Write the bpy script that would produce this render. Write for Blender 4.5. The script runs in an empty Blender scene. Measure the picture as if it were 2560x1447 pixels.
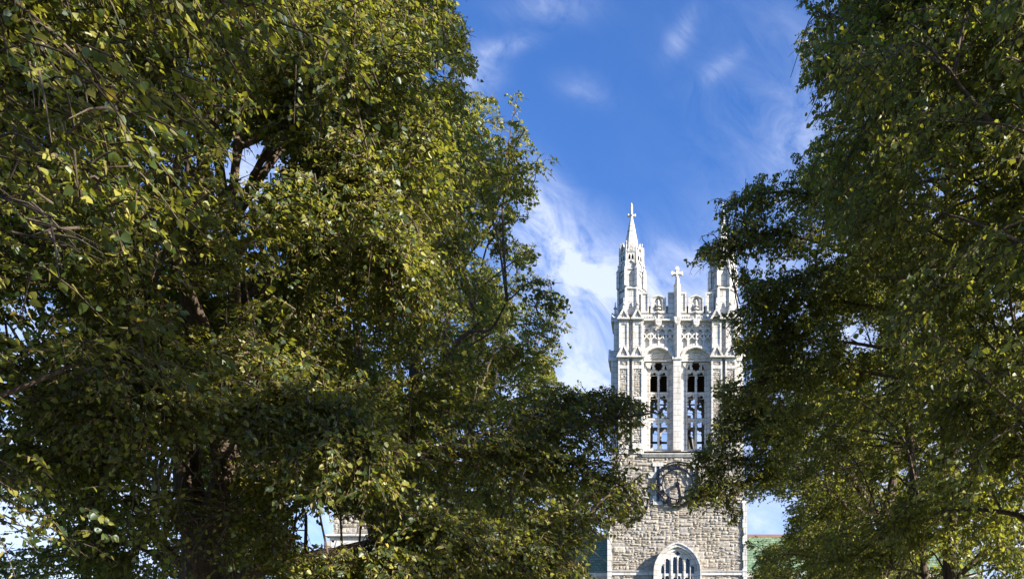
import bpy, math, random
import numpy as np
from mathutils import Vector, Matrix
from mathutils.geometry import tessellate_polygon

S = bpy.context.scene
COL = S.collection
R = math.radians

# ------------------------------------------------------------------ camera
F_PX, AX, HY = 2230.0, 1693.0, 1850.0        # focal length, axis of the avenue, horizon (pixels of the 2560 px photo)
EYE = 1.6
cam = bpy.data.cameras.new('camera')
cam.sensor_width = 36.0
cam.lens = 36.0 * F_PX / 2560.0
cam.shift_x = (1280.0 - AX) / 2560.0
cam.shift_y = (HY - 723.5) / 2560.0
cam.clip_start, cam.clip_end = 0.1, 6000.0
cam_o = bpy.data.objects.new('camera', cam)
cam_o.location = (0, 0, EYE)
cam_o.rotation_euler = (R(90), 0, 0)
COL.objects.link(cam_o)
S.camera = cam_o

# ------------------------------------------------------------------ light
SUN_AZ, SUN_EL = 65.0, 25.5                  # degrees to the right of the tower's front normal, above the horizon
SUN_STRENGTH, SKY_STRENGTH, EXPOSURE = 5.0, 0.072, 1.48
sdir = Vector((math.sin(R(SUN_AZ)) * math.cos(R(SUN_EL)), -math.cos(R(SUN_AZ)) * math.cos(R(SUN_EL)), math.sin(R(SUN_EL))))
sun = bpy.data.lights.new('sun', 'SUN')
sun.energy, sun.angle, sun.color = SUN_STRENGTH, R(0.5), (1.0, 0.92, 0.79)
sun_o = bpy.data.objects.new('sun', sun)
sun_o.rotation_euler = sdir.to_track_quat('Z', 'Y').to_euler()
COL.objects.link(sun_o)
S.view_settings.view_transform = 'Standard'
S.view_settings.look = 'None'
S.view_settings.exposure = EXPOSURE
S.view_settings.gamma = 1.0
S.render.engine = 'CYCLES'
S.cycles.max_bounces = 6
S.cycles.transparent_max_bounces = 6


class NT:
    """small helper for node trees"""
    def __init__(self, tree):
        self.t = tree
    def n(self, kind, **kw):
        nd = self.t.nodes.new(kind)
        for k, v in kw.items():
            if k.startswith('i_'):
                key = k[2:]
                nd.inputs[int(key) if key.isdigit() else key.replace('_', ' ')].default_value = v
            else:
                setattr(nd, k, v)
        return nd
    def l(self, a, b):
        self.t.links.new(a, b)
    def val(self, op, a, b=None):
        nd = self.n('ShaderNodeMath', operation=op)
        for i, x in enumerate((a, b)):
            if x is None:
                continue
            if isinstance(x, (int, float)):
                nd.inputs[i].default_value = x
            else:
                self.l(x, nd.inputs[i])
        return nd.outputs[0]
    def mix(self, fac, a, b, blend='MIX'):
        nd = self.n('ShaderNodeMix', data_type='RGBA', blend_type=blend)
        for sock, x in ((nd.inputs[0], fac), (nd.inputs[6], a), (nd.inputs[7], b)):
            if isinstance(x, (int, float)):
                sock.default_value = x
            elif isinstance(x, tuple):
                sock.default_value = x if len(x) == 4 else x + (1,)
            else:
                self.l(x, sock)
        return nd.outputs[2]
    def ramp(self, fac, stops):
        nd = self.n('ShaderNodeValToRGB')
        el = nd.color_ramp.elements
        while len(el) < len(stops):
            el.new(0.5)
        for e, (p, c) in zip(el, stops):
            e.position = p
            e.color = (c, c, c, 1) if isinstance(c, (int, float)) else c + (1,)
        self.l(fac, nd.inputs[0])
        return nd.outputs[0]


W = bpy.data.worlds.new('World')
S.world = W
W.use_nodes = True
W.node_tree.nodes.clear()
w = NT(W.node_tree)
sky = w.n('ShaderNodeTexSky', sky_type='NISHITA', sun_disc=False, sun_elevation=R(SUN_EL),
          sun_rotation=math.atan2(sdir.x, sdir.y), air_density=1.0, dust_density=0.35, ozone_density=2.2)
hsv = w.n('ShaderNodeHueSaturation', i_Saturation=1.22, i_Value=1.0)
w.l(sky.outputs[0], hsv.inputs['Color'])
blue = w.mix(1.0, hsv.outputs[0], (0.93, 1.01, 1.36), 'MULTIPLY')
tc = w.n('ShaderNodeTexCoord')
sep = w.n('ShaderNodeSeparateXYZ')
w.l(tc.outputs['Generated'], sep.inputs[0])
yy = w.val('MAXIMUM', sep.outputs[1], 0.08)
u_, v_ = w.val('DIVIDE', sep.outputs[0], yy), w.val('DIVIDE', sep.outputs[2], yy)


def cloud_patch(cx, cy, ang, sx, sy, amp):
    """soft elongated patch of cirrus round a direction of the sky"""
    du, dv = w.val('SUBTRACT', u_, cx), w.val('SUBTRACT', v_, cy)
    c, s = math.cos(ang), math.sin(ang)
    a = w.val('ADD', w.val('MULTIPLY', du, c / sx), w.val('MULTIPLY', dv, s / sx))
    b = w.val('ADD', w.val('MULTIPLY', du, -s / sy), w.val('MULTIPLY', dv, c / sy))
    d = w.val('ADD', w.val('MULTIPLY', a, a), w.val('MULTIPLY', b, b))
    return w.val('MULTIPLY', w.val('POWER', 2.718, w.val('MULTIPLY', d, -1.0)), amp)


def dirpx(px, py):
    return (px - AX) / F_PX, (HY - py) / F_PX


patches = None
for px, py, ang, sx, sy, amp in ((1390, 590, -42, .09, .036, .8), (1480, 705, -25, .08, .024, .62), (1330, 500, -60, .06, .03, .45),
                                 (1185, 185, 75, .03, .025, .55), (1260, 118, 15, .035, .010, .4), (1705, 85, 60, .028, .012, .34),
                                 (1800, 170, 35, .035, .010, .24), (1455, 225, -20, .03, .016, .2), (1450, 830, 10, .06, .03, .5),
                                 (1440, 950, 0, .10, .035, .6), (1740, 640, -10, .08, .018, .4), (1680, 735, -10, .10, .03, .5),
                                 (2010, 330, 50, .04, .03, .25), (1370, 15, 0, .05, .02, .3), (650, 420, 0, .10, .07, .8),
                                 (100, 1100, 0, .3, .2, .8), (2450, 750, 20, .18, .3, .8)):
    cx, cy = dirpx(px, py)
    p = cloud_patch(cx, cy, R(ang), sx, sy, amp)
    patches = p if patches is None else w.val('ADD', patches, p)
cmb = w.n('ShaderNodeCombineXYZ')
w.l(u_, cmb.inputs[0])
w.l(v_, cmb.inputs[1])
rot = w.n('ShaderNodeVectorRotate', rotation_type='Z_AXIS', i_Angle=R(-38))
w.l(cmb.outputs[0], rot.inputs[0])
scl = w.n('ShaderNodeMapping')
scl.inputs['Scale'].default_value = (20, 12, 1)
w.l(rot.outputs[0], scl.inputs[0])
nz = w.n('ShaderNodeTexNoise', i_Scale=1.0, i_Detail=9.0, i_Roughness=0.66, i_Distortion=0.7)
w.l(scl.outputs[0], nz.inputs['Vector'])
wisps = w.ramp(nz.outputs[0], ((0.32, 0.0), (0.74, 1.0)))
hor = w.n('ShaderNodeMapRange', i_1=0.62, i_2=0.05, i_3=0.0, i_4=0.85)
w.l(v_, hor.inputs[0])
cl = w.val('ADD', w.val('MULTIPLY', patches, wisps), w.val('MULTIPLY', hor.outputs[0], w.val('ADD', wisps, 0.35)))
cl = w.val('MINIMUM', w.val('MULTIPLY', cl, 1.0), 0.72)
skycol = w.mix(cl, blue, (5.4, 5.8, 6.9))
bg = w.n('ShaderNodeBackground', i_Strength=SKY_STRENGTH)
w.l(skycol, bg.inputs[0])
out = w.n('ShaderNodeOutputWorld')
w.l(bg.outputs[0], out.inputs[0])


# ------------------------------------------------------------------ materials
def new_mat(name):
    m = bpy.data.materials.new(name)
    m.use_nodes = True
    t = NT(m.node_tree)
    return m, t, m.node_tree.nodes['Principled BSDF']


def simple(name, col, rough=0.7, metal=0.0, noise=0.0, scale=4.0):
    m, t, b = new_mat(name)
    b.inputs['Roughness'].default_value = rough
    b.inputs['Metallic'].default_value = metal
    if noise:
        tc = t.n('ShaderNodeTexCoord')
        nz = t.n('ShaderNodeTexNoise', i_Scale=scale, i_Detail=6.0)
        t.l(tc.outputs['Object'], nz.inputs['Vector'])
        c2 = tuple(x * (1 - noise) for x in col)
        t.l(t.mix(nz.outputs[0], col, c2), b.inputs['Base Color'])
    else:
        b.inputs['Base Color'].default_value = col + (1,)
    return m


def limestone_mat():
    m, t, b = new_mat('limestone ashlar')
    b.inputs['Roughness'].default_value = 0.8
    tc = t.n('ShaderNodeTexCoord')
    sp = t.n('ShaderNodeSeparateXYZ')
    t.l(tc.outputs['Object'], sp.inputs[0])
    cb = t.n('ShaderNodeCombineXYZ')
    t.l(t.val('ADD', sp.outputs[0], sp.outputs[1]), cb.inputs[0])
    t.l(sp.outputs[2], cb.inputs[1])
    br = t.n('ShaderNodeTexBrick', i_Scale=1.0)
    br.inputs['Brick Width'].default_value = 1.15
    br.inputs['Row Height'].default_value = 0.52
    br.inputs['Mortar Size'].default_value = 0.022
    br.inputs['Color1'].default_value = (0.60, 0.585, 0.555, 1)
    br.inputs['Color2'].default_value = (0.53, 0.52, 0.50, 1)
    br.inputs['Mortar'].default_value = (0.24, 0.23, 0.215, 1)
    t.l(cb.outputs[0], br.inputs['Vector'])
    nz = t.n('ShaderNodeTexNoise', i_Scale=0.9, i_Detail=8.0, i_Roughness=0.65)
    t.l(tc.outputs['Object'], nz.inputs['Vector'])
    grime = t.ramp(nz.outputs[0], ((0.30, (0.80, 0.75, 0.67)), (0.58, (1.0, 1.0, 1.0))))
    c = t.mix(1.0, br.outputs[0], grime, 'MULTIPLY')
    mp = t.n('ShaderNodeMapping')
    mp.inputs['Scale'].default_value = (2.6, 2.6, 0.22)
    t.l(tc.outputs['Object'], mp.inputs[0])
    n3 = t.n('ShaderNodeTexNoise', i_Scale=1.0, i_Detail=5.0, i_Roughness=0.6)
    t.l(mp.outputs[0], n3.inputs['Vector'])
    c = t.mix(1.0, c, t.ramp(n3.outputs[0], ((0.36, (0.80, 0.79, 0.77)), (0.52, (1.0, 1.0, 1.0)))), 'MULTIPLY')
    t.l(c, b.inputs['Base Color'])
    n2 = t.n('ShaderNodeTexNoise', i_Scale=14.0, i_Detail=5.0)
    t.l(tc.outputs['Object'], n2.inputs['Vector'])
    bp = t.n('ShaderNodeBump', i_Strength=0.25, i_Distance=0.02)
    t.l(n2.outputs[0], bp.inputs['Height'])
    t.l(bp.outputs[0], b.inputs['Normal'])
    return m


def rubble_mat():
    m, t, b = new_mat('rough granite')
    b.inputs['Roughness'].default_value = 0.9
    g = t.n('ShaderNodeNewGeometry')
    tc = t.n('ShaderNodeTexCoord')
    nz = t.n('ShaderNodeTexNoise', i_Scale=3.2, i_Detail=8.0, i_Roughness=0.7)
    t.l(tc.outputs['Object'], nz.inputs['Vector'])
    a = t.ramp(g.outputs['Random Per Island'], ((0.0, (0.30, 0.26, 0.205)), (0.3, (0.39, 0.34, 0.27)), (0.55, (0.325, 0.305, 0.28)),
                                                (0.8, (0.44, 0.395, 0.325)), (1.0, (0.25, 0.215, 0.165))))
    k = t.ramp(nz.outputs[0], ((0.3, 0.68), (0.7, 1.1)))
    t.l(t.mix(1.0, a, k, 'MULTIPLY'), b.inputs['Base Color'])
    n2 = t.n('ShaderNodeTexNoise', i_Scale=7.0, i_Detail=6.0, i_Roughness=0.7)
    t.l(tc.outputs['Object'], n2.inputs['Vector'])
    bp = t.n('ShaderNodeBump', i_Strength=0.65, i_Distance=0.06)
    t.l(n2.outputs[0], bp.inputs['Height'])
    t.l(bp.outputs[0], b.inputs['Normal'])
    return m


def glass_mat():
    m, t, b = new_mat('leaded glass')
    tc = t.n('ShaderNodeTexCoord')
    sp = t.n('ShaderNodeSeparateXYZ')
    t.l(tc.outputs['Object'], sp.inputs[0])
    cb = t.n('ShaderNodeCombineXYZ')
    t.l(sp.outputs[0], cb.inputs[0])
    t.l(sp.outputs[2], cb.inputs[1])
    br = t.n('ShaderNodeTexBrick', i_Scale=1.0, offset=0.0)
    br.inputs['Brick Width'].default_value = 0.2
    br.inputs['Row Height'].default_value = 0.26
    br.inputs['Mortar Size'].default_value = 0.016
    br.inputs['Color1'].default_value = (0.035, 0.055, 0.085, 1)
    br.inputs['Color2'].default_value = (0.022, 0.035, 0.06, 1)
    br.inputs['Mortar'].default_value = (0.01, 0.01, 0.012, 1)
    t.l(cb.outputs[0], br.inputs['Vector'])
    t.l(br.outputs[0], b.inputs['Base Color'])
    b.inputs['Roughness'].default_value = 0.12
    return m


def slate_mat():
    m, t, b = new_mat('green slate')
    b.inputs['Roughness'].default_value = 0.6
    tc = t.n('ShaderNodeTexCoord')
    br = t.n('ShaderNodeTexBrick', i_Scale=1.0)
    br.inputs['Brick Width'].default_value = 0.42
    br.inputs['Row Height'].default_value = 0.36
    br.inputs['Mortar Size'].default_value = 0.03
    br.inputs['Color1'].default_value = (0.20, 0.30, 0.20, 1)
    br.inputs['Color2'].default_value = (0.13, 0.225, 0.165, 1)
    br.inputs['Mortar'].default_value = (0.07, 0.09, 0.06, 1)
    sp = t.n('ShaderNodeSeparateXYZ')
    t.l(tc.outputs['Object'], sp.inputs[0])
    cb = t.n('ShaderNodeCombineXYZ')
    t.l(sp.outputs[0], cb.inputs[0])
    t.l(sp.outputs[2], cb.inputs[1])
    t.l(cb.outputs[0], br.inputs['Vector'])
    nz = t.n('ShaderNodeTexNoise', i_Scale=1.6, i_Detail=6.0)
    t.l(tc.outputs['Object'], nz.inputs['Vector'])
    t.l(t.mix(1.0, br.outputs[0], t.ramp(nz.outputs[0], ((0.35, (0.75, 0.7, 0.6)), (0.7, (1.1, 1.15, 1.0)))), 'MULTIPLY'), b.inputs['Base Color'])
    return m


def leaf_mat(name, dark, mid, light, trans_col, trans=0.32, gloss=0.10):
    m = bpy.data.materials.new(name)
    m.use_nodes = True
    m.node_tree.nodes.clear()
    t = NT(m.node_tree)
    g = t.n('ShaderNodeNewGeometry')
    col = t.ramp(g.outputs['Random Per Island'], ((0.0, dark), (0.62, mid), (1.0, light)))
    tcol = t.ramp(g.outputs['Random Per Island'], ((0.0, tuple(x * 0.7 for x in trans_col)), (1.0, trans_col)))
    d = t.n('ShaderNodeBsdfDiffuse')
    t.l(col, d.inputs[0])
    tr = t.n('ShaderNodeBsdfTranslucent')
    t.l(tcol, tr.inputs[0])
    gl = t.n('ShaderNodeBsdfGlossy', i_Roughness=0.45)
    gl.inputs[0].default_value = (0.55, 0.6, 0.62, 1)
    m1 = t.n('ShaderNodeMixShader', i_0=trans)
    t.l(d.outputs[0], m1.inputs[1])
    t.l(tr.outputs[0], m1.inputs[2])
    m2 = t.n('ShaderNodeMixShader', i_0=gloss)
    t.l(m1.outputs[0], m2.inputs[1])
    t.l(gl.outputs[0], m2.inputs[2])
    o = t.n('ShaderNodeOutputMaterial')
    t.l(m2.outputs[0], o.inputs[0])
    return m


def bark_mat():
    m, t, b = new_mat('linden bark')
    b.inputs['Roughness'].default_value = 0.95
    tc = t.n('ShaderNodeTexCoord')
    mp = t.n('ShaderNodeMapping')
    mp.inputs['Scale'].default_value = (9, 9, 1.6)
    t.l(tc.outputs['Object'], mp.inputs[0])
    nz = t.n('ShaderNodeTexNoise', i_Scale=1.6, i_Detail=7.0, i_Roughness=0.65)
    t.l(mp.outputs[0], nz.inputs['Vector'])
    t.l(t.ramp(nz.outputs[0], ((0.3, (0.03, 0.021, 0.015)), (0.7, (0.15, 0.108, 0.075)))), b.inputs['Base Color'])
    bp = t.n('ShaderNodeBump', i_Strength=0.9, i_Distance=0.04)
    t.l(nz.outputs[0], bp.inputs['Height'])
    t.l(bp.outputs[0], b.inputs['Normal'])
    return m


M_STONE = limestone_mat()
M_RUBBLE = rubble_mat()
M_MORTAR = simple('mortar', (0.32, 0.285, 0.24), 0.95, 0, 0.3, 5.0)
M_GLASS = glass_mat()
M_SLATE = slate_mat()
M_COPPER = simple('weathered ridge tile', (0.26, 0.15, 0.10), 0.7, 0, 0.4, 2.0)
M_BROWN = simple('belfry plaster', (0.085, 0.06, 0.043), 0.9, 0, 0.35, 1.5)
M_IRON = simple('blue black iron', (0.007, 0.010, 0.018), 0.9, 0.0, 0.2, 8.0)
M_IRON.node_tree.nodes['Principled BSDF'].inputs['Specular IOR Level'].default_value = 0.15
M_BRONZE = simple('bell bronze', (0.03, 0.028, 0.026), 0.5, 0.3)
M_BARK = bark_mat()
M_LEAF = leaf_mat('linden leaf', (0.018, 0.042, 0.012), (0.058, 0.088, 0.018), (0.35, 0.315, 0.058), (0.53, 0.54, 0.05), 0.40, 0.055)
M_BRACT = leaf_mat('linden bract', (0.19, 0.165, 0.05), (0.27, 0.23, 0.075), (0.36, 0.29, 0.10), (0.46, 0.42, 0.09), 0.38, 0.04)
M_YELLOW = leaf_mat('yellowed leaf', (0.30, 0.20, 0.02), (0.42, 0.30, 0.03), (0.5, 0.36, 0.05), (0.55, 0.40, 0.03), 0.3, 0.05)
M_GRASS = simple('lawn', (0.05, 0.085, 0.022), 0.95, 0, 0.4, 0.8)
M_ROAD = simple('asphalt', (0.055, 0.053, 0.052), 0.9, 0, 0.25, 2.0)
M_KERB = simple('granite kerb', (0.33, 0.32, 0.30), 0.85, 0, 0.25, 3.0)
M_PAVE = simple('concrete path', (0.30, 0.28, 0.26), 0.9, 0, 0.2, 2.0)


# ------------------------------------------------------------------ object helpers
def tag(o, label=None, cat=None, group=None, kind=None):
    if label: o['label'] = label
    if cat: o['category'] = cat
    if group: o['group'] = group
    if kind: o['kind'] = kind
    return o


def empty(name, loc, label, cat, group=None):
    o = bpy.data.objects.new(name, None)
    o.location = loc
    o.empty_display_size = 0.3
    COL.objects.link(o)
    return tag(o, label, cat, group)


class MB:
    """collects shapes and links them as one mesh object"""
    def __init__(self):
        self.v, self.f = [], []
    def add(self, vs, fs):
        k = len(self.v)
        self.v += [tuple(p) for p in vs]
        self.f += [tuple(i + k for i in f) for f in fs]
        return self
    def box(self, x0, x1, y0, y1, z0, z1):
        vs = [(x, y, z) for z in (z0, z1) for y in (y0, y1) for x in (x0, x1)]
        return self.add(vs, [(0, 2, 3, 1), (4, 5, 7, 6), (0, 1, 5, 4), (2, 6, 7, 3), (0, 4, 6, 2), (1, 3, 7, 5)])
    def plate(self, outline, holes, y0, y1):
        """vertical slab: polygon in (x, z) with holes, from y0 (front) to y1 (back)"""
        polys = [outline] + list(holes)
        vv = [[Vector((x, z, 0)) for x, z in p] for p in polys]
        tris = tessellate_polygon(vv)
        flat = [p for q in polys for p in q]
        n = len(flat)
        vs = [(x, y0, z) for x, z in flat] + [(x, y1, z) for x, z in flat]
        fs = []
        for a, b, c in tris:
            (ax, az), (bx, bz), (cx, cz) = flat[a], flat[b], flat[c]
            if (bx - ax) * (cz - az) - (bz - az) * (cx - ax) < 0:
                b, c = c, b
            fs += [(a, b, c), (a + n, c + n, b + n)]
        k = 0
        for pi, p in enumerate(polys):
            area = sum(p[i][0] * p[(i + 1) % len(p)][1] - p[(i + 1) % len(p)][0] * p[i][1] for i in range(len(p)))
            ccw = area > 0
            if pi: ccw = not ccw
            for i in range(len(p)):
                a, b = k + i, k + (i + 1) % len(p)
                fs.append((b, a, a + n, b + n) if ccw else (a, b, b + n, a + n))
            k += len(p)
        return self.add(vs, fs)
    def frustum(self, cx, cy, r0, r1, z0, z1, n=8, rot=None, sy=1.0):
        rot = math.pi / n if rot is None else rot
        vs = []
        for r, z in ((r0, z0), (r1, z1)):
            vs += [(cx + r * math.cos(rot + 2 * math.pi * i / n), cy + sy * r * math.sin(rot + 2 * math.pi * i / n), z) for i in range(n)]
        fs = [(i, (i + 1) % n, n + (i + 1) % n, n + i) for i in range(n)]
        fs += [tuple(range(n - 1, -1, -1)), tuple(range(n, 2 * n))]
        return self.add(vs, fs)
    def gablet(self, cx, w0, y0, y1, z0, z1):
        """little gabled roof: triangle of half width w0 from z0 to z1, from y0 to y1"""
        vs = [(cx - w0, y0, z0), (cx + w0, y0, z0), (cx, y0, z1), (cx - w0, y1, z0), (cx + w0, y1, z0), (cx, y1, z1)]
        return self.add(vs, [(0, 1, 2), (3, 5, 4), (0, 2, 5, 3), (1, 4, 5, 2), (0, 3, 4, 1)])
    def tube(self, pts, rads, n=6):
        pts = [Vector(p) for p in pts]
        vs, m = [], len(pts)
        for i, p in enumerate(pts):
            d = (pts[min(i + 1, m - 1)] - pts[max(i - 1, 0)]).normalized()
            a = d.cross(Vector((0.31, 0.95, 0.05))).normalized() if abs(d.y) < 0.9 else d.cross(Vector((1, 0, 0))).normalized()
            b = d.cross(a)
            vs += [p + float(rads[i]) * (math.cos(2 * math.pi * j / n) * a + math.sin(2 * math.pi * j / n) * b) for j in range(n)]
        fs = [(i * n + j, i * n + (j + 1) % n, (i + 1) * n + (j + 1) % n, (i + 1) * n + j) for i in range(m - 1) for j in range(n)]
        fs += [tuple(range(n - 1, -1, -1)), tuple(range((m - 1) * n, m * n))]
        return self.add(vs, fs)
    def xform(self, mat, start=0):
        for i in range(start, len(self.v)):
            self.v[i] = tuple(mat @ Vector(self.v[i]))
        return self
    def build(self, name, mat, parent=None, smooth=False):
        me = bpy.data.meshes.new(name)
        me.from_pydata(self.v, [], self.f)
        me.materials.append(mat)
        me.validate()
        if smooth:
            me.polygons.foreach_set('use_smooth', [True] * len(me.polygons))
        o = bpy.data.objects.new(name, me)
        COL.objects.link(o)
        if parent: o.parent = parent
        return o


def copy_part(o, parent, rz=0.0, loc=None):
    c = o.copy()
    COL.objects.link(c)
    c.parent = parent
    c.rotation_euler.z = o.rotation_euler.z + rz
    if loc: c.location = loc
    for ch in list(o.children):
        copy_part(ch, c)
    return c


# ------------------------------------------------------------------ ground
def sheet(name, x0, x1, y0, y1, z, mat, nx=1, ny=1):
    m = MB()
    m.add([(x0, y0, z), (x1, y0, z), (x1, y1, z), (x0, y1, z)], [(0, 1, 2, 3)])
    return tag(m.build(name, mat), kind='structure')


sheet('ground', -2500, 2500, -2500, 2500, 0.0, M_GRASS)
sheet('road', -4.2, 4.2, -60, 74, 0.004, M_ROAD)
sheet('path', -6.4, -4.6, -60, 74, 0.10, M_PAVE)
sheet('path', 4.6, 6.4, -60, 74, 0.10, M_PAVE)
for x in (-4.6, 4.2):
    tag(MB().box(x, x + 0.4, -60, 74, 0.0, 0.13).build('kerb', M_KERB), kind='structure')

# ------------------------------------------------------------------ the bell tower
D0 = 86.0                        # distance to the plane of the belfry windows
K = F_PX / D0                    # pixels per metre there
HW = 5.3                         # half width of the belfry at its window wall
random.seed(5)
rng = random.Random(11)
X = lambda px: (px - AX) / K
Z = lambda py: (HY - py) / K + EYE
tower = empty('bell_tower', (0, D0 + HW, 0), 'tall pale stone gothic bell tower with clock ring and spired corner pinnacles', 'tower')
FY = -HW


def P(pts):
    return [(X(a), Z(b)) for a, b in pts]


def arch(cx, half, spring, apex, bottom, point=1.5, n=9):
    """pointed arch outline in pixels"""
    pts = [(cx - half, bottom), (cx - half, spring)]
    rise = spring - apex - point
    for i in range(1, n):
        t = math.pi * i / (2 * n)
        pts.append((cx - half * math.cos(t), spring - rise * math.sin(t) - point * (i / n) ** 3))
    pts.append((cx, apex))
    right = [(2 * cx - a, b) for a, b in pts[:-1]][::-1]
    return pts + right


def gothic(cx, half, spring, bottom, k=1.0, n=8):
    """equilateral-like pointed arch, arcs of radius half*(1+k) centred on the springing line"""
    r = half * (1 + k)
    pts = [(cx - half, bottom)]
    amax = math.acos((r - half) / r)
    for i in range(n + 1):
        a = amax * i / n
        pts.append((cx - half + r - r * math.cos(a), spring - r * math.sin(a)))
    right = [(2 * cx - a, b) for a, b in pts[:-1]][::-1]
    return pts + right


def lancet(cx, half, top, bottom, lobes=5):
    """tall light with a cusped head"""
    cy = top + half * 1.42
    pts = [(cx - half, bottom), (cx - half, cy + half * 0.35)]
    n = lobes * 6
    for i in range(n + 1):
        a = math.pi * i / n
        r = half * (0.74 + 0.34 * abs(math.sin(lobes * a / 2 * 1.0)) ** 0.8)
        pts.append((cx - r * math.cos(a), cy - r * 1.34 * math.sin(a)))
    pts += [(cx + half, cy + half * 0.35), (cx + half, bottom)]
    return pts


def rosette(cx, cy, rx, ry, lobes=8):
    n = lobes * 7
    return [(cx + rx * (0.72 + 0.28 * abs(math.cos(lobes * a / 2)) ** 0.7) * math.cos(a),
             cy + ry * (0.72 + 0.28 * abs(math.cos(lobes * a / 2)) ** 0.7) * math.sin(a)) for a in [2 * math.pi * i / n for i in range(n)]]


def rubble(mb, x0, x1, z0, z1, y, skip=None, hmin=0.16, hmax=0.62, proud=0.11):
    """uncoursed rough stones: the wall is split again and again at random, every stone a bulging faceted face"""
    cells, stack = [], [(x0, x1, z0, z1)]
    while stack:
        a, b, c, d = stack.pop()
        wd, h = b - a, d - c
        lim_h = (hmin + (hmax - hmin) * rng.random() ** 1.6) * 1.25
        lim_w = (0.45 + 1.75 * rng.random() ** 1.7) * (hmax / .6)
        if h > lim_h and (wd < lim_w or h / wd > rng.uniform(.18, .6)):
            s = c + h * rng.uniform(.32, .68)
            stack += [(a, b, c, s), (a, b, s, d)]
        elif wd > lim_w:
            s = a + wd * rng.uniform(.3, .7)
            stack += [(a, s, c, d), (s, b, c, d)]
        else:
            cells.append((a, b, c, d))
    for xx, xe, a, b in cells:
        wd = xe - xx
        if skip and skip(xx + wd / 2, (a + b) / 2): continue
        g = 0.012
        nx, nz = max(3, min(8, int(wd / 0.14))), max(3, min(7, int((b - a) / 0.13)))
        pr = rng.uniform(0.02, proud)
        tx, tz = rng.uniform(-.07, .07), rng.uniform(-.05, .05)
        cj = [[(rng.uniform(-.08, .08) * min(1, wd), rng.uniform(-.06, .06)) for _ in (0, 1)] for _ in (0, 1)]
        vs, fs = [], []
        for j in range(nz + 1):
            for i in range(nx + 1):
                u, v = i / nx, j / nz
                edge = (i in (0, nx)) or (j in (0, nz))
                d = 0.0 if edge else pr + tx * (u - .5) + tz * (v - .5) + rng.uniform(-.024, .024)
                w00, w10, w01, w11 = (1 - u) * (1 - v), u * (1 - v), (1 - u) * v, u * v
                ox = w00 * cj[0][0][0] + w10 * cj[0][1][0] + w01 * cj[1][0][0] + w11 * cj[1][1][0]
                oz = w00 * cj[0][0][1] + w10 * cj[0][1][1] + w01 * cj[1][0][1] + w11 * cj[1][1][1]
                jx = rng.uniform(-.025, .025) if not edge else 0
                jz = rng.uniform(-.025, .025) if not edge else rng.uniform(-.015, .015)
                vs.append((min(x1, max(x0, xx + g + (wd - 2 * g) * u + jx + ox)), y - d - (0.004 if edge else 0), min(z1, max(z0, a + g + (b - a - 2 * g) * v + jz + oz))))
        for j in range(nz):
            for i in range(nx):
                q = j * (nx + 1) + i
                fs.append((q, q + 1, q + nx + 2, q + nx + 1))
        k = len(vs)
        ring = [i for i in range(nx + 1)] + [j * (nx + 1) + nx for j in range(1, nz + 1)] + \
               [nz * (nx + 1) + i for i in range(nx - 1, -1, -1)] + [j * (nx + 1) for j in range(nz - 1, 0, -1)]
        vs += [(vs[r][0], y + 0.05 + .0001 * (len(mb.v) % 97), vs[r][2]) for r in ring]
        for q in range(len(ring)):
            fs.append(((q + 1) % len(ring) and ring[(q + 1) % len(ring)] or ring[0], ring[q], k + q, k + (q + 1) % len(ring)))
        mb.add(vs, fs)


ALL4 = (0, 1, 2, 3)


def around(o, which=(1, 2, 3)):
    """the same part on the other faces of the tower"""
    for k in which:
        copy_part(o, tower, k * math.pi / 2)
    return o


# --- lower shaft
K = F_PX / (D0 - 1.0)            # its face stands one metre nearer
LW = 6.30                         # half width of the shaft's front face
core = MB().box(-LW, LW, -LW, LW, 0, Z(1136))
core.build('shaft_core', M_MORTAR, tower)
winC = AX + 1


def skip_low(x, z):
    px, py = x * K + AX, HY - (z - EYE) * K
    if 1424 < py < 1438: return True
    if abs(px - winC) < 56 and py > 1428: return True
    if abs(px - winC) < 50 * math.sqrt(max(0, 1 - ((1430 - py) / 70.0) ** 2)) and 1360 < py <= 1430: return True
    for c in (1645, 1741):
        if abs(px - c) < 13 and 1156 < py < 1258: return True
    return False


rb = MB()
rubble(rb, X(1532), X(1855), Z(1640), Z(1137), -LW, skip_low)
shaft_wall = rb.build('shaft_wall', M_RUBBLE, tower)
tag(shaft_wall, 'rough grey and tan granite face of the tower shaft')
rb = MB()
rubble(rb, -6.2, 6.2, Z(1640), Z(1137), -LW, None, 0.4, 0.7)
o = rb.build('side_wall', M_RUBBLE, tower)
o.rotation_euler.z = math.pi / 2
for k in (1, 2):
    copy_part(o, tower, k * math.pi / 2)
for sx in (-1, 1):
    for sy in (-1, 1):
        q = MB()
        zz, i = 0.0, 0
        while zz < Z(1277):
            h = 0.78
            a = 0.34 if i % 2 else 0.42
            x0, x1 = sorted((sx * 6.64, sx * (6.64 - a)))
            y0, y1 = sorted((sy * 6.50, sy * (6.50 - a)))
            q.box(x0, x1, y0, y1, zz + .004, zz + h - .004)
            zz += h
            i += 1
        q.frustum(sx * 6.38, sy * 6.25, 0.38, 0.08, zz, zz + 0.5, 4)
        q.build('corner_quoin', M_STONE, tower)
# string course with a break for the great window
for a, b in ((-6.62, X(1638) - .02), (X(1754) + .02, 6.62)):
    m = MB()
    m.box(a, b, -LW - .16, -LW + .1, Z(1437), Z(1429))
    m.box(a, b, -LW - .24, -LW + .1, Z(1429) + .002, Z(1426.5))
    m.build('string_course', M_STONE, tower)

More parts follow.
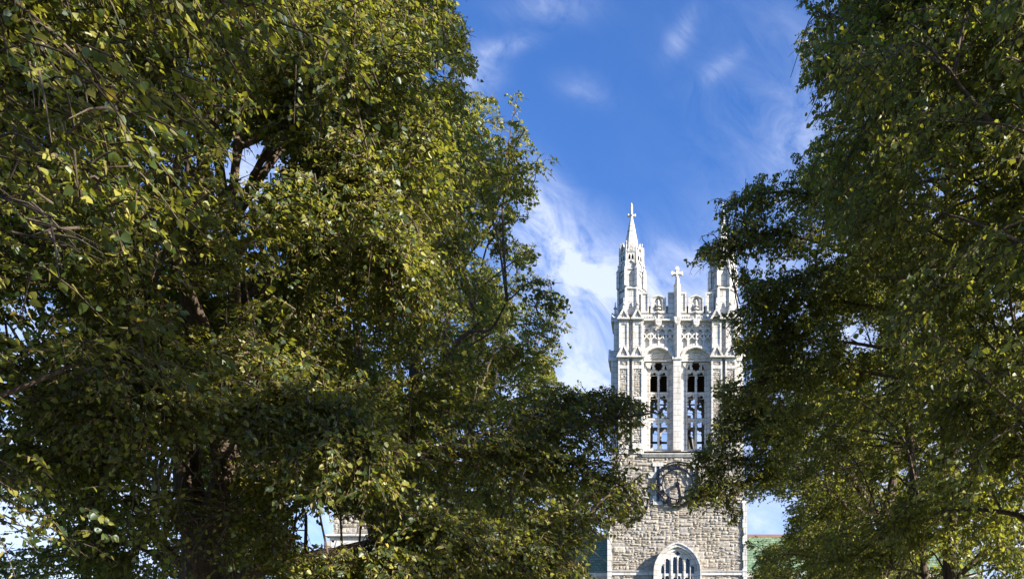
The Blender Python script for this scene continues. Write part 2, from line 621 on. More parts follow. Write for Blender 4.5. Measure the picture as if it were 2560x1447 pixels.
# --- great window in a shallow projecting bay
K = F_PX / (D0 - 1.85)
WB = -LW - 0.85
sb = MB()
outer = P(gothic(winC, 57, 1430, 1600, 0.30))
mid = P(gothic(winC, 51, 1430, 1590, 0.30))
inn = P(gothic(winC, 45.5, 1430, 1590, 0.30))
sb.plate(outer, [mid], WB - .05, -LW + .05)
sb.plate(P(gothic(winC, 51.3, 1430, 1592, .30)), [inn], WB + .16, -LW + .05)
surround = sb.build('window_surround', M_STONE, tower)
tr = MB()
holes = []
for c in (-31, -12, 0, 12, 31):
    pass
for c, top in ((-37.5, 1411), (-25.5, 1393), (-6.8, 1389), (6.8, 1389), (25.5, 1393), (37.5, 1411)):
    hw = 5.0 if abs(c) < 30 else 4.0
    holes.append(P(lancet(winC + c * 1.0, hw, top, 1431, 3)))
for c in (-29, 0, 29):
    holes.append(P(lancet(winC + c, 12.2, 1436, 1585, 5)))
holes.append(P(rosette(winC, 1381, 6.2, 5.6, 4)))
tr.plate(P(gothic(winC, 46, 1430, 1592, 0.30)), holes, WB + .30, WB + .48)
tracery = tr.build('tracery', M_STONE, tower)
gl = MB().plate(P(gothic(winC, 45, 1430, 1588, 0.30)), [], WB + .55, WB + .60).build('window_glass', M_GLASS, tower)
ml = MB()
for c in (-32, -16, 0, 16, 32):
    ml.box(X(winC + c - 1.1), X(winC + c + 1.1), WB + .2, WB + .302, Z(1588), Z(1388 + abs(c) * .55))
ml.build('mullion', M_STONE, tower)
sb = MB().plate(P(gothic(winC, 60, 1430, 1450, 0.30)), [P(gothic(winC, 56.8, 1430, 1452, 0.30))], WB - .16, WB + .12)
sb.build('window_hood', M_STONE, tower)

# --- the two slit windows beside the clock
K = F_PX / (D0 - 1.0)
for c in (1645, 1741):
    sw = MB()
    sgn = 1
    sw.box(X(c - 13), X(c + 13), -LW - .17, -LW + .02, Z(1166), Z(1156))
    sw.box(X(c - 12), X(c + 12), -LW - .17, -LW + .02, Z(1262), Z(1254))
    for sx in (-1, 1):
        for j in range(6):
            wd = 13 if j % 2 else 8
            if j == 1: wd = 24 if sx < 0 else 15
            a, b = sorted((X(c + sx * 4), X(c + sx * wd)))
            sw.box(a, b, -LW - .15, -LW + .02, Z(1166 + (j + 1) * 14.6) + .008, Z(1166 + j * 14.6) - .008)
    so = sw.build('slit_surround', M_STONE, tower)
    MB().box(X(c - 4), X(c + 4), -LW - .06, -LW + .02, Z(1254), Z(1166)).build('slit_glass', M_GLASS, so)

# --- clock ring
ck = bpy.data.objects.new('clock', None)
COL.objects.link(ck)
ck.parent = tower
CX, CZ = X(1694), Z(1212)
ck.location = (CX, -LW - 0.32, CZ)
tag(ck, 'open iron clock ring with roman numerals and no dial')


def ring_pts(r, n=72):
    return [(r * math.cos(2 * math.pi * i / n), r * math.sin(2 * math.pi * i / n)) for i in range(n)]


px = 1 / K
ri = MB()
for r1, r0 in ((57.0, 54.4), (50.7, 49.2), (39.6, 37.1)):
    ri.plate(ring_pts(r1 * px), [ring_pts(r0 * px)], -.05, .05)
for i in range(60):
    a = 2 * math.pi * i / 60
    d, t = Vector((math.cos(a), 0, math.sin(a))), Vector((-math.sin(a), 0, math.cos(a)))
    b = .035
    vs = [d * (r * px) + t * (s * b * .7) + Vector((0, y, 0)) for y in (-.03, .03) for r in (50.4, 54.8) for s in (-1, 1)]
    ri.add(vs, [(0, 1, 3, 2), (4, 6, 7, 5), (0, 4, 5, 1), (2, 3, 7, 6), (0, 2, 6, 4), (1, 5, 7, 3)])
for i in range(12):
    a = 2 * math.pi * i / 12
    d = Vector((math.cos(a), 0, math.sin(a)))
    ri.tube([d * 54 * px + Vector((0, .02, 0)), d * 54 * px + Vector((0, .5, 0))], [.04, .04], 4)
ri.build('clock_ring', M_IRON, ck)
ROMAN = ('XII', 'I', 'II', 'III', 'IIII', 'V', 'VI', 'VII', 'VIII', 'IX', 'X', 'XI')
for i, word in enumerate(ROMAN):
    a = math.pi / 2 - 2 * math.pi * i / 12
    d, t = Vector((math.cos(a), 0, math.sin(a))), Vector((math.sin(a), 0, -math.cos(a)))
    nm = MB()
    widths = {'I': 3.0, 'V': 6.0, 'X': 6.2}
    tot = sum(widths[c] for c in word)
    x = -tot / 2
    for c in word:
        wdt = widths[c]
        strokes = {'I': ((.5, 0, .5, 1),), 'V': ((0.08, 1, .5, 0), (.92, 1, .5, 0)), 'X': ((.05, 0, .95, 1), (.95, 0, .05, 1))}[c]
        for si, (a0, b0, a1, b1) in enumerate(strokes):
            p0 = t * ((x + a0 * wdt) * px) + d * ((39 + b0 * 10.8) * px)
            p1 = t * ((x + a1 * wdt) * px) + d * ((39 + b1 * 10.8) * px)
            e = (p1 - p0).normalized()
            s = e.cross(Vector((0, 1, 0)))
            th = (.055 if (c == 'I' or si == 0) else .032)
            yb = .02 + .002 * si
            vs = [p + s * (k * th) + Vector((0, y, 0)) for y in (-yb, yb) for p in (p0, p1) for k in (-1, 1)]
            nm.add(vs, [(0, 1, 3, 2), (4, 6, 7, 5), (0, 4, 5, 1), (2, 3, 7, 6), (0, 2, 6, 4), (1, 5, 7, 3)])
        x += wdt
    nm.build('numeral', M_IRON, ck)


def hand(dx, dz, w0, w1, y, tail):
    h = MB()
    d = Vector((dx, 0, dz)) * px
    L = d.length
    d.normalize()
    s = Vector((d.z, 0, -d.x))
    prof = [(-tail * px, w0 * .8), (0, w0), (L * .7, w1), (L * .78, w1 * 1.9), (L * .86, w1 * 1.2), (L, .3)]
    pts = [(d * a + s * (wd * px)) for a, wd in prof] + [(d * a - s * (wd * px)) for a, wd in prof[::-1]]
    h.plate([(p.x, p.z) for p in pts], [], y - .02, y + .02)
    return h.build('clock_hand', M_IRON, ck)


tag(hand(9, -47, 3.8, 3.2, -.16, 5), 'broad clock hand pointing down')
tag(hand(-4, 33, 1.7, 1.1, -.22, 2), 'slim clock hand pointing up')
MB().tube([(0, -.26, 0), (0, .45, 0)], [.16, .16], 12).build('clock_hub', M_IRON, ck)

# --- belfry sill
sl = MB()
prof = [(-LW - .30, Z(1137)), (-LW - .30, Z(1134.5)), (-HW + .05, Z(1127)), (-HW + .05, Z(1137))]
n0 = X(1603), X(1783)
sl.add([(n0[0], y, z) for y, z in prof] + [(n0[1], y, z) for y, z in prof],
       [(0, 1, 2, 3)[::-1], (4, 5, 6, 7), (0, 4, 5, 1)[::-1], (1, 5, 6, 2)[::-1], (2, 6, 7, 3)[::-1], (3, 7, 4, 0)[::-1]])
sl.box(n0[0] + .1, n0[1] - .1, -LW - .2, -LW + .02, Z(1141), Z(1137) - .003)
sl.box(n0[0] + .2, n0[1] - .2, -LW - .10, -LW + .02, Z(1144), Z(1141) - .003)
around(sl.build('belfry_sill', M_STONE, tower))

K = F_PX / D0
# --- belfry wall: stepped arch orders, tracery, panelled spandrels
AL, AR = 1646.0, 1740.0
LFT, RGT = 1603.0, 1783.0
rect = lambda a, b, c, d: P([(a, d), (b, d), (b, c), (a, c)])
wl = MB()
for j, (hw, sp_, ap) in enumerate(((36.5, 902, 870.5), (34.2, 905, 875.5), (31.8, 908, 880.5), (29.6, 912, 885.5), (27.4, 916, 890.5))):
    wl.plate(rect(LFT, RGT, 822, 1127), [P(arch(c, hw, sp_, ap, 1126)) for c in (AL, AR)], FY + (0, .10, .07, .19, .28)[j], FY + .36 + .003 * j)
wall = wl.build('belfry_wall', M_STONE, tower)
around(wall)
inn = MB()
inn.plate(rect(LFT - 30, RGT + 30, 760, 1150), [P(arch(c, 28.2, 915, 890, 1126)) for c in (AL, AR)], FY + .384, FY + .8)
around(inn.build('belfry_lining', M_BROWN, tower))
for c in (AL, AR):
    tr = MB()
    hs = [P(rosette(c, 910.5, 10.6, 13.6, 8))]
    for sx in (-1, 1):
        hs.append(P([(c + sx * 15, 921.5), (c + sx * 16.2, 906), (c + sx * 19, 911), (c + sx * 21.5, 921.5), (c + sx * 18, 919)]))
        for top, bot in ((926, 976), (984, 1041), (1049, 1119)):
            hs.append(P(lancet(c + sx * 12, 9.0, top, bot, 5)))
    tr.plate(P(arch(c, 28, 916, 890, 1126.5)), hs, FY + .386, FY + .56)
    for top in (980, 1045):
        tr.box(X(c - 27), X(c + 27), FY + .31, FY + .39, Z(top + 1.6), Z(top - 1.6))
    tr.box(X(c - 1.6), X(c + 1.6), FY + .28, FY + .39, Z(1125), Z(930))
    for sx in (-1, 1):
        tr.box(X(c + sx * 24 - 1.2), X(c + sx * 24 + 1.2), FY + .32, FY + .39, Z(1125), Z(915))
        for spring, topy in ((934, 922), (992, 980.5), (1057, 1046)):
            tr.plate(P(gothic(c + sx * 12, 11, spring, spring + 1, .15)), [P(gothic(c + sx * 12, 9.4, spring, spring + 1.5, .15))], FY + .33, FY + .388)
    around(tag(tr.build('belfry_tracery', M_STONE, tower)))
    hd = MB()
    hd.plate(P(arch(c, 39.5, 901, 866, 906, 2.5)), [P(arch(c, 35.8, 903, 871.8, 907, 2.0))], FY - .36, FY + .02)
    for i in range(-4, 5):
        if i == 0: continue
        a = math.pi / 2 - i * 0.33
        xx, zz_ = c + 41.5 * math.cos(a), 901 - 36.5 * math.sin(a)
        hd.frustum(X(xx), FY - .12, .10, .03, Z(zz_ + 2), Z(zz_ - 3), 4)
    for z0, z1, r in ((866, 823, .085), (852, 849, .2), (841, 838, .17)):
        hd.frustum(X(c), FY - .16, r, r * .8, Z(z0), Z(z1), 6)
    around(hd.build('arch_hood', M_STONE, tower))

pn = MB()
holes = []


def hood_y(dx):
    return 899 - 33 * math.sqrt(max(0, 1 - (dx / 39.5) ** 2)) - 3


for c in (AL, AR):
    for off in (-29, -9.8, 9.8, 29):
        x = c + off
        holes.append(P(rosette(x, 832, 6.6, 6.2, 4)))
        for sx in (-1, 1):
            holes.append(P([(x + sx * 7.5, 837.5), (x + sx * 7.5, 848.5), (x + sx * 4, 845), (x + sx * 2.2, 843), (x + sx * 4, 841)]))
        head = [(x - 6.8, 853), (x - 5.5, 849), (x - 2.5, 847.5), (x, 845.3), (x + 2.5, 847.5), (x + 5.5, 849), (x + 6.8, 853)]
        bot = [(x + 6.8 - j * 3.4, min(hood_y(off + 6.8 - j * 3.4) - 3, 900)) for j in range(5)]
        if min(b for a, b in bot) > 855:
            holes.append(P(head + bot))
pn.plate(P([(LFT, 905)] + [(LFT, 823), (RGT, 823), (RGT, 905)] + arch(AR, 37, 903, 871, 905)[::-1] + arch(AL, 37, 903, 871, 905)[::-1]), holes, FY - .19, FY - .003)
around(pn.build('blind_tracery', M_STONE, tower))

# frieze, cornice and parapet
fr = MB()
fr.box(X(LFT), X(RGT), FY - .05, FY + .5, Z(822) + .003, Z(806))
for i in range(18):
    x = LFT + 6 + i * (RGT - LFT - 12) / 17
    if min(abs(x - s) for s in (1646, 1693, 1740)) < 9: continue
    if i % 2:
        fr.plate(P(rosette(x, 814, 4.6, 5.2, 4)), [], FY - .17, FY - .048)
    else:
        fr.plate(P(ring := [(x + 4.4 * math.cos(a), 814 + 4.8 * math.sin(a)) for a in [2 * math.pi * j / 14 for j in range(14)]]),
                 [P([(x + 2.2 * math.cos(a), 814 + 2.4 * math.sin(a)) for a in [2 * math.pi * j / 14 for j in range(14)]])], FY - .15, FY - .048)
fr.box(X(LFT), X(RGT), FY - .22, FY - .052, Z(823), Z(820.6))
around(fr.build('frieze', M_STONE, tower))
cn = MB()
cn.box(X(LFT - 2), X(RGT + 2), FY - .46, FY + .5, Z(805.8), Z(803.4))
cn.box(X(LFT - 2), X(RGT + 2), FY - .34, FY + .5, Z(803.4) + .003, Z(800.5))
around(cn.build('cornice', M_STONE, tower))


def merlon(pts, mb, rim, niche=None):
    mb.plate(P(pts), [P(niche)] if niche else [], FY - .12, FY + .28)
    cx = sum(a for a, b in pts) / len(pts)
    cy = sum(b for a, b in pts) / len(pts)
    w_ = max(a for a, b in pts) - min(a for a, b in pts)
    h_ = max(b for a, b in pts) - min(b for a, b in pts)
    ins = [(cx + (a - cx) * (1 - 7.0 / w_), cy + (b - cy) * (1 - 7.0 / h_)) for a, b in pts]
    rim.plate(P([(cx + (a - cx) * (1 + 1.2 / w_), cy + (b - cy) * (1 + 1.2 / h_)) for a, b in pts]), [P(ins)], FY - .21, FY - .118)
    return ins


pp, rm = MB(), MB()
pp.plate(rect(LFT, RGT, 784, 800.4), [], FY - .12, FY + .28)
for c in (AL, AR):
    m_ = 1 if c == AL else -1
    x = lambda a: c + m_ * (a - 1646)
    gm = [(x(1627), 783.8), (x(1627), 747), (x(1632), 744.5), (x(1646), 739), (x(1660), 744.5), (x(1665), 747), (x(1665), 783.8)]
    nich = gothic(c, 9.5, 756, 783.5, .25)
    merlon(gm, pp, rm, nich)
    pp.plate(rect(c - 12, c + 12, 745, 783.5), [], FY + .12, FY + .27)
    merlon([(x(1603), 783.8), (x(1603), 733.5), (x(1622), 733.5), (x(1622), 783.8)], pp, rm)
    merlon([(x(1670), 783.8), (x(1670), 733.5), (x(1688), 733.5), (x(1688), 783.8)], pp, rm)
    # little arcade under the merlons
    for j in range(14):
        xx = c - 40 + j * 6.0
        if abs(xx - c) < 5: continue
        rm.plate(P(gothic(xx, 2.6, 795, 800.2, .3)), [P(gothic(xx, 1.6, 795.5, 800.6, .3))], FY - .2, FY - .118)
    # finial carved in the niche
    for z0, z1, r in ((800, 762, .10), (786, 782, .30), (776, 772, .30), (768, 764, .26), (762, 755, .16), (755, 751, .07)):
        rm.frustum(X(c), FY - .14, r, r * .8, Z(z0), Z(z1), 6)
around(pp.build('parapet', M_STONE, tower))
around(rm.build('parapet_moulding', M_STONE, tower))
for c in (1646, 1693, 1740):
    sh = MB()
    pts = [(c - 8.4, 803), (c + 8.4, 803), (c + 8.6, 812), (c + 7, 818), (c + 3.5, 822), (c, 823.2), (c - 3.5, 822), (c - 7, 818), (c - 8.6, 812)]
    sh.plate(P(pts), [], FY - .62, FY - .46)
    sh.plate(P([(c + (a - c) * .8, 812 + (b - 812) * .8) for a, b in pts]), [], FY - .68, FY - .618)
    if c == 1693:
        sh.xform(Matrix.Translation((0, -.35, 0)))
    around(sh.build('shield', M_STONE, tower))

# central pier and cross
pr = MB()
pr.box(X(1683.5), X(1703), FY - .52, FY + .3, Z(1127), Z(904))
pr.box(X(1681), X(1705.5), FY - .62, FY + .3, Z(903.8), Z(897.5))
pr.frustum(X(1693), FY - .1, .34, .34, Z(897.4), Z(714), 4, 0.0, 2.0)
pr.frustum(X(1693), FY - .1, .34, .20, Z(714) + .001, Z(708), 4, 0.0, 2.0)
pr.frustum(X(1693), FY - .1, .22, .17, Z(708), Z(694), 4, 0.0, 1.2)
around(pr.build('central_pier', M_STONE, tower))
cr = MB()
c = 1693.0
cr.plate(P([(c - 3, 695), (c - 2.6, 688.4), (c - 9, 688.6), (c - 12.5, 691.5), (c - 15, 688), (c - 15, 683), (c - 12.5, 680), (c - 9, 683), (c - 2.6, 683.2),
            (c - 4, 677), (c - 5.5, 674.5), (c - 3.2, 669), (c + 3.2, 669), (c + 5.5, 674.5), (c + 4, 677), (c + 2.6, 683.2), (c + 9, 683), (c + 12.5, 680), (c + 15, 683),
            (c + 15, 688), (c + 12.5, 691.5), (c + 9, 688.6), (c + 2.6, 688.4), (c + 3, 695)]), [], FY - .26, FY + .02)
rr = lambda r, n=24: [(c + r * math.cos(2 * math.pi * i / n), 685.8 + r * math.sin(2 * math.pi * i / n)) for i in range(n)]
cr.plate(P(rr(8.6)), [P(rr(7.0))], FY - .20, FY - .04)
around(cr.build('stone_cross', M_STONE, tower))

# belfry floor, ceiling and bell
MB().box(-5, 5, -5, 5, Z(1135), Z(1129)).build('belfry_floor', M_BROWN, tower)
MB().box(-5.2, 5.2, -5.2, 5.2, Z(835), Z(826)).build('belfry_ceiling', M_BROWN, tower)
bl = MB()
prof = [(.10, 3.3), (.55, 3.2), (.75, 2.9), (.85, 2.2), (1.0, 1.4), (1.35, .7), (1.5, .55)]
for (r0, z0), (r1, z1) in zip(prof[:-1], prof[1:]):
    bl.frustum(1.05, 0.5, r1, r0, Z(1126) + z1, Z(1126) + z0, 20)
bl.box(.7, 1.4, .2, .8, Z(1126) + 3.28, Z(1126) + 5.4)
bl.box(-4.6, 4.6, .35, .65, Z(1058), Z(1054))
bl.build('bell', M_BRONZE, tower)

# --- corner turrets with paired buttresses and pinnacles
K = F_PX / (D0 - 0.4)
CC, CH = 4.44, 1.20


def corner():
    e = bpy.data.objects.new('corner_turret', None)
    COL.objects.link(e)
    e.parent = tower
    b = MB()
    b.box(-CH, CH, -CH, CH, Z(1136) + .003, Z(800))
    for zt, o_ in ((904, .07), (1010, .05), (804, .06)):
        b.box(-CH - o_, CH + o_, -CH - o_, CH + o_, Z(zt + 2), Z(zt - 2))
    b.build('turret_wall', M_STONE, e)
    for face in (0, 3):                       # only the two outer faces carry buttresses
        for cx in (-.66, .66):
            bt = MB()
            # lower stage with rough panels
            y0 = -CH - .72
            bt.box(cx - .42, cx + .42, y0 + .06, -CH + .01, Z(1138) , Z(1127))
            bt.box(cx - .52, cx - .36, y0, -CH + .01, Z(1127), Z(901))
            bt.box(cx + .36, cx + .52, y0, -CH + .01, Z(1127), Z(901))
            for za, zb in ((910, 901), (928, 920), (1004, 997), (1127, 1112)):
                bt.box(cx - .358, cx + .358, y0 + .002, -CH + .01, Z(za), Z(zb))
            bt.box(cx - .357, cx + .357, y0 + .1, -CH + .01, Z(1112), Z(910))
            for za, zb in ((920, 910), (997, 928), (1112, 1004)):
                rbm = MB()
                rubble(rbm, cx - .355, cx + .355, Z(za), Z(zb), y0 + .09, None, .18, .34, .06)
                rbm.xform(Matrix.Rotation(face * math.pi / 2, 4, 'Z'))
                rbm.build('rough_panel', M_RUBBLE, e)
            bt.gablet(cx, .62, y0 - .06, -CH, Z(901) + .002, Z(869))
            bt.plate([(cx - .70, Z(902)), (cx + .70, Z(902)), (cx, Z(866.5))], [[(cx - .40, Z(898.5)), (cx + .40, Z(898.5)), (cx, Z(877))]], y0 - .26, y0 - .058)
            bt.box(cx - .10, cx + .10, y0 - .13, y0 - .05, Z(897), Z(885))
            # upper stage
            y1 = -CH - .46
            bt.box(cx - .45, cx - .29, y1, -CH + .01, Z(890), Z(803))
            bt.box(cx + .29, cx + .45, y1, -CH + .01, Z(890), Z(803))
            bt.box(cx - .29, cx + .29, y1 + .10, -CH + .01, Z(888), Z(803))
            bt.plate([(cx - .288, Z(804)), (cx - .288, Z(814)), (cx, Z(803.6)), (cx + .288, Z(814)), (cx + .288, Z(804))], [], y1 + .01, y1 + .098)
            bt.gablet(cx, .58, y1 - .08, -CH, Z(803) + .002, Z(777))
            k = len(bt.v)
            bt.plate([(cx - .64, Z(804.5)), (cx + .64, Z(804.5)), (cx, Z(775))], [[(cx - .38, Z(801)), (cx + .38, Z(801)), (cx, Z(784))]], y1 - .26, y1 - .078)
            bt.box(cx - .05, cx + .05, y1 - .15, y1 - .07, Z(800), Z(789))
            bt.frustum(cx, y1 + .12, .15, .05, Z(781), Z(748), 4)
            bt.frustum(cx, y1 + .12, .19, .14, Z(765), Z(761), 6)
            bt.xform(Matrix.Rotation(face * math.pi / 2, 4, 'Z'))
            bt.build('buttress', M_STONE, e)
    # octagonal pinnacle
    globals()['K'] = F_PX / (D0 + 0.86)
    p = MB()
    c8 = 1 / math.cos(math.pi / 8)
    p.frustum(0, 0, 1.22 * c8, 1.22 * c8, Z(800) + .002, Z(738), 8)
    p.frustum(0, 0, 1.34 * c8, 1.15 * c8, Z(738) + .002, Z(731), 8)
    p.frustum(0, 0, 1.08 * c8, 1.06 * c8, Z(731) + .002, Z(640), 8)
    for i in range(8):
        a = math.pi / 8 + i * math.pi / 4
        ca, sa = math.cos(a), math.sin(a)
        p.frustum(1.37 * ca, 1.37 * sa, .20, .19, Z(731), Z(690), 4, a)
        p.frustum(1.37 * ca, 1.37 * sa, .23, .02, Z(690) + .002, Z(680), 4, a)
        p.frustum(1.37 * ca, 1.37 * sa, .045, .03, Z(683), Z(670), 4, a)
        p.frustum(1.37 * ca, 1.37 * sa, .09, .07, Z(676), Z(673.5), 4, a)
        p.frustum(1.17 * ca, 1.17 * sa, .15, .13, Z(690), Z(640), 4, a)
        p.frustum(1.13 * ca, 1.13 * sa, .16, .02, Z(640) + .002, Z(624), 4, a)
        p.frustum(1.13 * ca, 1.13 * sa, .035, .03, Z(628), Z(616), 4, a)
        p.frustum(1.13 * ca, 1.13 * sa, .07, .06, Z(620), Z(618), 4, a)
        # base ribs
        p.frustum(1.33 * ca, 1.33 * sa, .15, .15, Z(800), Z(738), 4, a)
    sh = p.build('pinnacle_shaft', M_STONE, e)
    g = MB()
    for i in range(8):
        dk = MB()
        s0, s1 = len(g.v), 0
        g.plate([(-.40, Z(645)), (.40, Z(645)), (0, Z(620))], [[(-.20, Z(643.5)), (.20, Z(643.5)), (0, Z(630))]], -1.22, -1.0)
        tri = [(-.34, Z(688)), (.34, Z(688)), (.34, Z(646)), (-.34, Z(646))]
        hl = [[(-.26, Z(664)), (-.05, Z(664)), (-.05, Z(655)), (-.15, Z(650)), (-.26, Z(656))], [(.26, Z(664)), (.05, Z(664)), (.05, Z(655)), (.15, Z(650)), (.26, Z(656))],
              [(-.27, Z(687)), (.27, Z(687)), (.27, Z(672)), (0, Z(666)), (-.27, Z(672))]]
        g.plate(tri, hl, -1.17, -1.085)
        g.plate([(-.33, Z(733)), (.33, Z(733)), (.33, Z(692)), (-.33, Z(692))], [[(-.24, Z(732)), (.24, Z(732)), (.24, Z(702)), (0, Z(695)), (-.24, Z(702))]], -1.18, -1.088)
        dk.plate([(-.25, Z(664)), (.25, Z(664)), (.16, Z(648)), (-.16, Z(648))], [], -1.10, -1.076)  # flat dark plate behind the pierced panel heads
        m4 = Matrix.Rotation(i * math.pi / 4, 4, 'Z')
        g.xform(m4, s0)
        dk.xform(m4, s1)
        dk.build('dark_backing', M_IRON, e)
    g.build('gablet', M_STONE, e)
    sp = MB()
    r_at = lambda y: 0.13 + (0.80 - 0.13) * max(0.0, (y - 548) / (640 - 548)) ** 0.92
    ys = [640 - 7.1 * i for i in range(13)] + [548]
    for a, b_ in zip(ys[:-1], ys[1:]):
        sp.frustum(0, 0, r_at(a) * c8 + .014, r_at(b_) * c8 + .002, Z(a) + .002, Z(b_), 8)
    sp.frustum(0, 0, .15, .115, Z(548) + .001, Z(513), 8)
    sp.frustum(0, 0, .115, .03, Z(513), Z(507), 8)
    sp.build('spire', M_STONE, e)
    f = MB()
    for dx, dy in ((1, 0), (0, 1)):
        f.box(-.34 * dx - .07 * dy, .34 * dx + .07 * dy, -.34 * dy - .07 * dx, .34 * dy + .07 * dx, Z(541), Z(537) + dy * .004)
    for a in range(4):
        f.frustum(.33 * math.cos(a * math.pi / 2), .33 * math.sin(a * math.pi / 2), .10, .08, Z(542), Z(535.5), 6)
    f.build('finial', M_STONE, e)
    return e


proto = corner()
proto.location = (-CC, -CC, 0)
for k, loc in ((1, (CC, -CC, 0)), (2, (CC, CC, 0)), (3, (-CC, CC, 0))):
    copy_part(proto, tower, k * math.pi / 2, loc)

K = F_PX / D0
# ------------------------------------------------------------------ the wings beside the tower


def wing(x0, x1, label, name='hall_wing'):
    y0, yr = D0 + 1.5, D0 + 9.5            # front wall, ridge
    root = empty(name, ((x0 + x1) / 2, y0, 0), label, 'building')
    ox, oy = -(x0 + x1) / 2, -y0
    ke = F_PX / y0
    ze, zr = (HY - 1432) / ke + EYE, (HY - 1341) / (F_PX / yr) + EYE
    m = MB().box(x0, x1, y0 + .06, 2 * yr - y0, 0, ze)
    m.xform(Matrix.Translation((ox, oy, 0))).build('wall_core', M_MORTAR, root)
    m = MB()
    rubble(m, x0, x1, ze - 6, ze - .45, y0, None, .3, .6)
    m.xform(Matrix.Translation((ox, oy, 0))).build('wall', M_RUBBLE, root)
    m = MB().box(x0, x1, y0 - .3, y0 + .3, ze - .42, ze - .02).box(x0, x1, y0 - .16, y0 + .3, ze - .6, ze - .422)
    m.xform(Matrix.Translation((ox, oy, 0))).build('eave_course', M_STONE, root)
    m = MB()
    # slates laid in lapped courses
    rows = 30
    for i in range(rows):
        t0, t1 = i / rows, (i + 1) / rows
        for sgn in (1, -1):
            ya, yb = y0 - .1 + (yr - y0 + .1) * t0, y0 - .1 + (yr - y0 + .1) * t1
            if sgn < 0: ya, yb = 2 * yr - ya, 2 * yr - yb
            za, zb = ze + (zr - ze) * t0, ze + (zr - ze) * t1
            m.add([(x0, ya, za + .05), (x1, ya, za + .05), (x1, yb, zb), (x0, yb, zb), (x0, ya, za - .02), (x1, ya, za - .02)],
                  [(0, 1, 2, 3), (4, 5, 1, 0)])
    m.xform(Matrix.Translation((ox, oy, 0))).build('roof', M_SLATE, root)
    m = MB().box(x0, x1, yr - .28, yr + .28, zr - .12, zr + .2)
    m.xform(Matrix.Translation((ox, oy, 0))).build('ridge_cap', M_COPPER, root)
    return root


wing(-27.0, -6.65, 'stone hall with dark green slate roof beside the shaded side of the tower')
wing(6.65, 30.0, 'stone hall with pale sunlit green slate roof beside the sunny side of the tower')

# projecting stone pavilion seen through the gap under the big linden's lower bough
pv = empty('stone_pavilion', (0, 0, 0), 'square stone turret with white moulding glimpsed through a gap in the leaves', 'building')
PD = 84.0
pk = F_PX / PD
px0, px1 = (833 - AX) / pk, (1010 - AX) / pk
pz = lambda y: (HY - y) / pk + EYE
pv.location = ((px0 + px1) / 2, PD, 0)
hwid = (px1 - px0) / 2
m = MB().box(-hwid + .1, hwid - .1, .1, 2 * hwid, 0, pz(1205)).build('wall_core', M_MORTAR, pv)
m = MB()
rubble(m, -hwid, hwid, pz(1332), pz(1205), 0.06, None, .3, .6)
m.build('wall', M_RUBBLE, pv)
m = MB()
rubble(m, -hwid - .3, hwid + .3, 0, pz(1372), -.2, None, .35, .7)
m.build('lower_wall', M_RUBBLE, pv)
m = MB().box(-hwid - .4, hwid + .4, -.7, 2 * hwid + .3, pz(1372), pz(1354)).box(-hwid - .15, hwid + .15, -.45, 2 * hwid + .2, pz(1354) + .003, pz(1344))
prof = [(-.85, pz(1344) + .003), (-.85, pz(1341)), (.05, pz(1333)), (.05, pz(1344) + .003)]
m.add([(-hwid - .5, y, z) for y, z in prof] + [(hwid + .5, y, z) for y, z in prof],
      [(3, 2, 1, 0), (4, 5, 6, 7), (1, 5, 4, 0), (2, 6, 5, 1), (3, 7, 6, 2), (0, 4, 7, 3)])
m.build('moulding', M_STONE, pv)
MB().box(-hwid - .2, hwid + .2, -.2, 2 * hwid + .2, pz(1205), pz(1195)).build('coping', M_STONE, pv)
# pale gabled bay of the hall, low between the boughs
bay = empty('gabled_bay', (0, 0, 0), 'pale stone gabled bay low among the boughs, beside the dark green roof', 'building')
BD = 85.0
bk = F_PX / BD
bx = (1345 - AX) / bk
bay.location = (bx, BD, 0)
bz = lambda y: (HY - y) / bk + EYE
m = MB()
m.plate([(-2.4, 0), (2.4, 0), (2.4, bz(1447)), (0, bz(1386)), (-2.4, bz(1447))], [], 0, 2.4)
m.build('wall', M_STONE, bay)
m = MB()
m.add([(-2.7, -.25, bz(1452)), (0, -.25, bz(1384)), (2.7, -.25, bz(1452)), (-2.7, 2.5, bz(1452)), (0, 2.5, bz(1384)), (2.7, 2.5, bz(1452)),
       (-2.7, -.25, bz(1446)), (0, -.25, bz(1377)), (2.7, -.25, bz(1446)), (-2.7, 2.5, bz(1446)), (0, 2.5, bz(1377)), (2.7, 2.5, bz(1446))],
      [(0, 1, 7, 6), (1, 2, 8, 7), (6, 7, 10, 9), (7, 8, 11, 10), (3, 9, 10, 4), (4, 10, 11, 5), (0, 6, 9, 3), (2, 5, 11, 8), (0, 3, 4, 1), (1, 4, 5, 2)])
m.build('coping', M_STONE, bay)

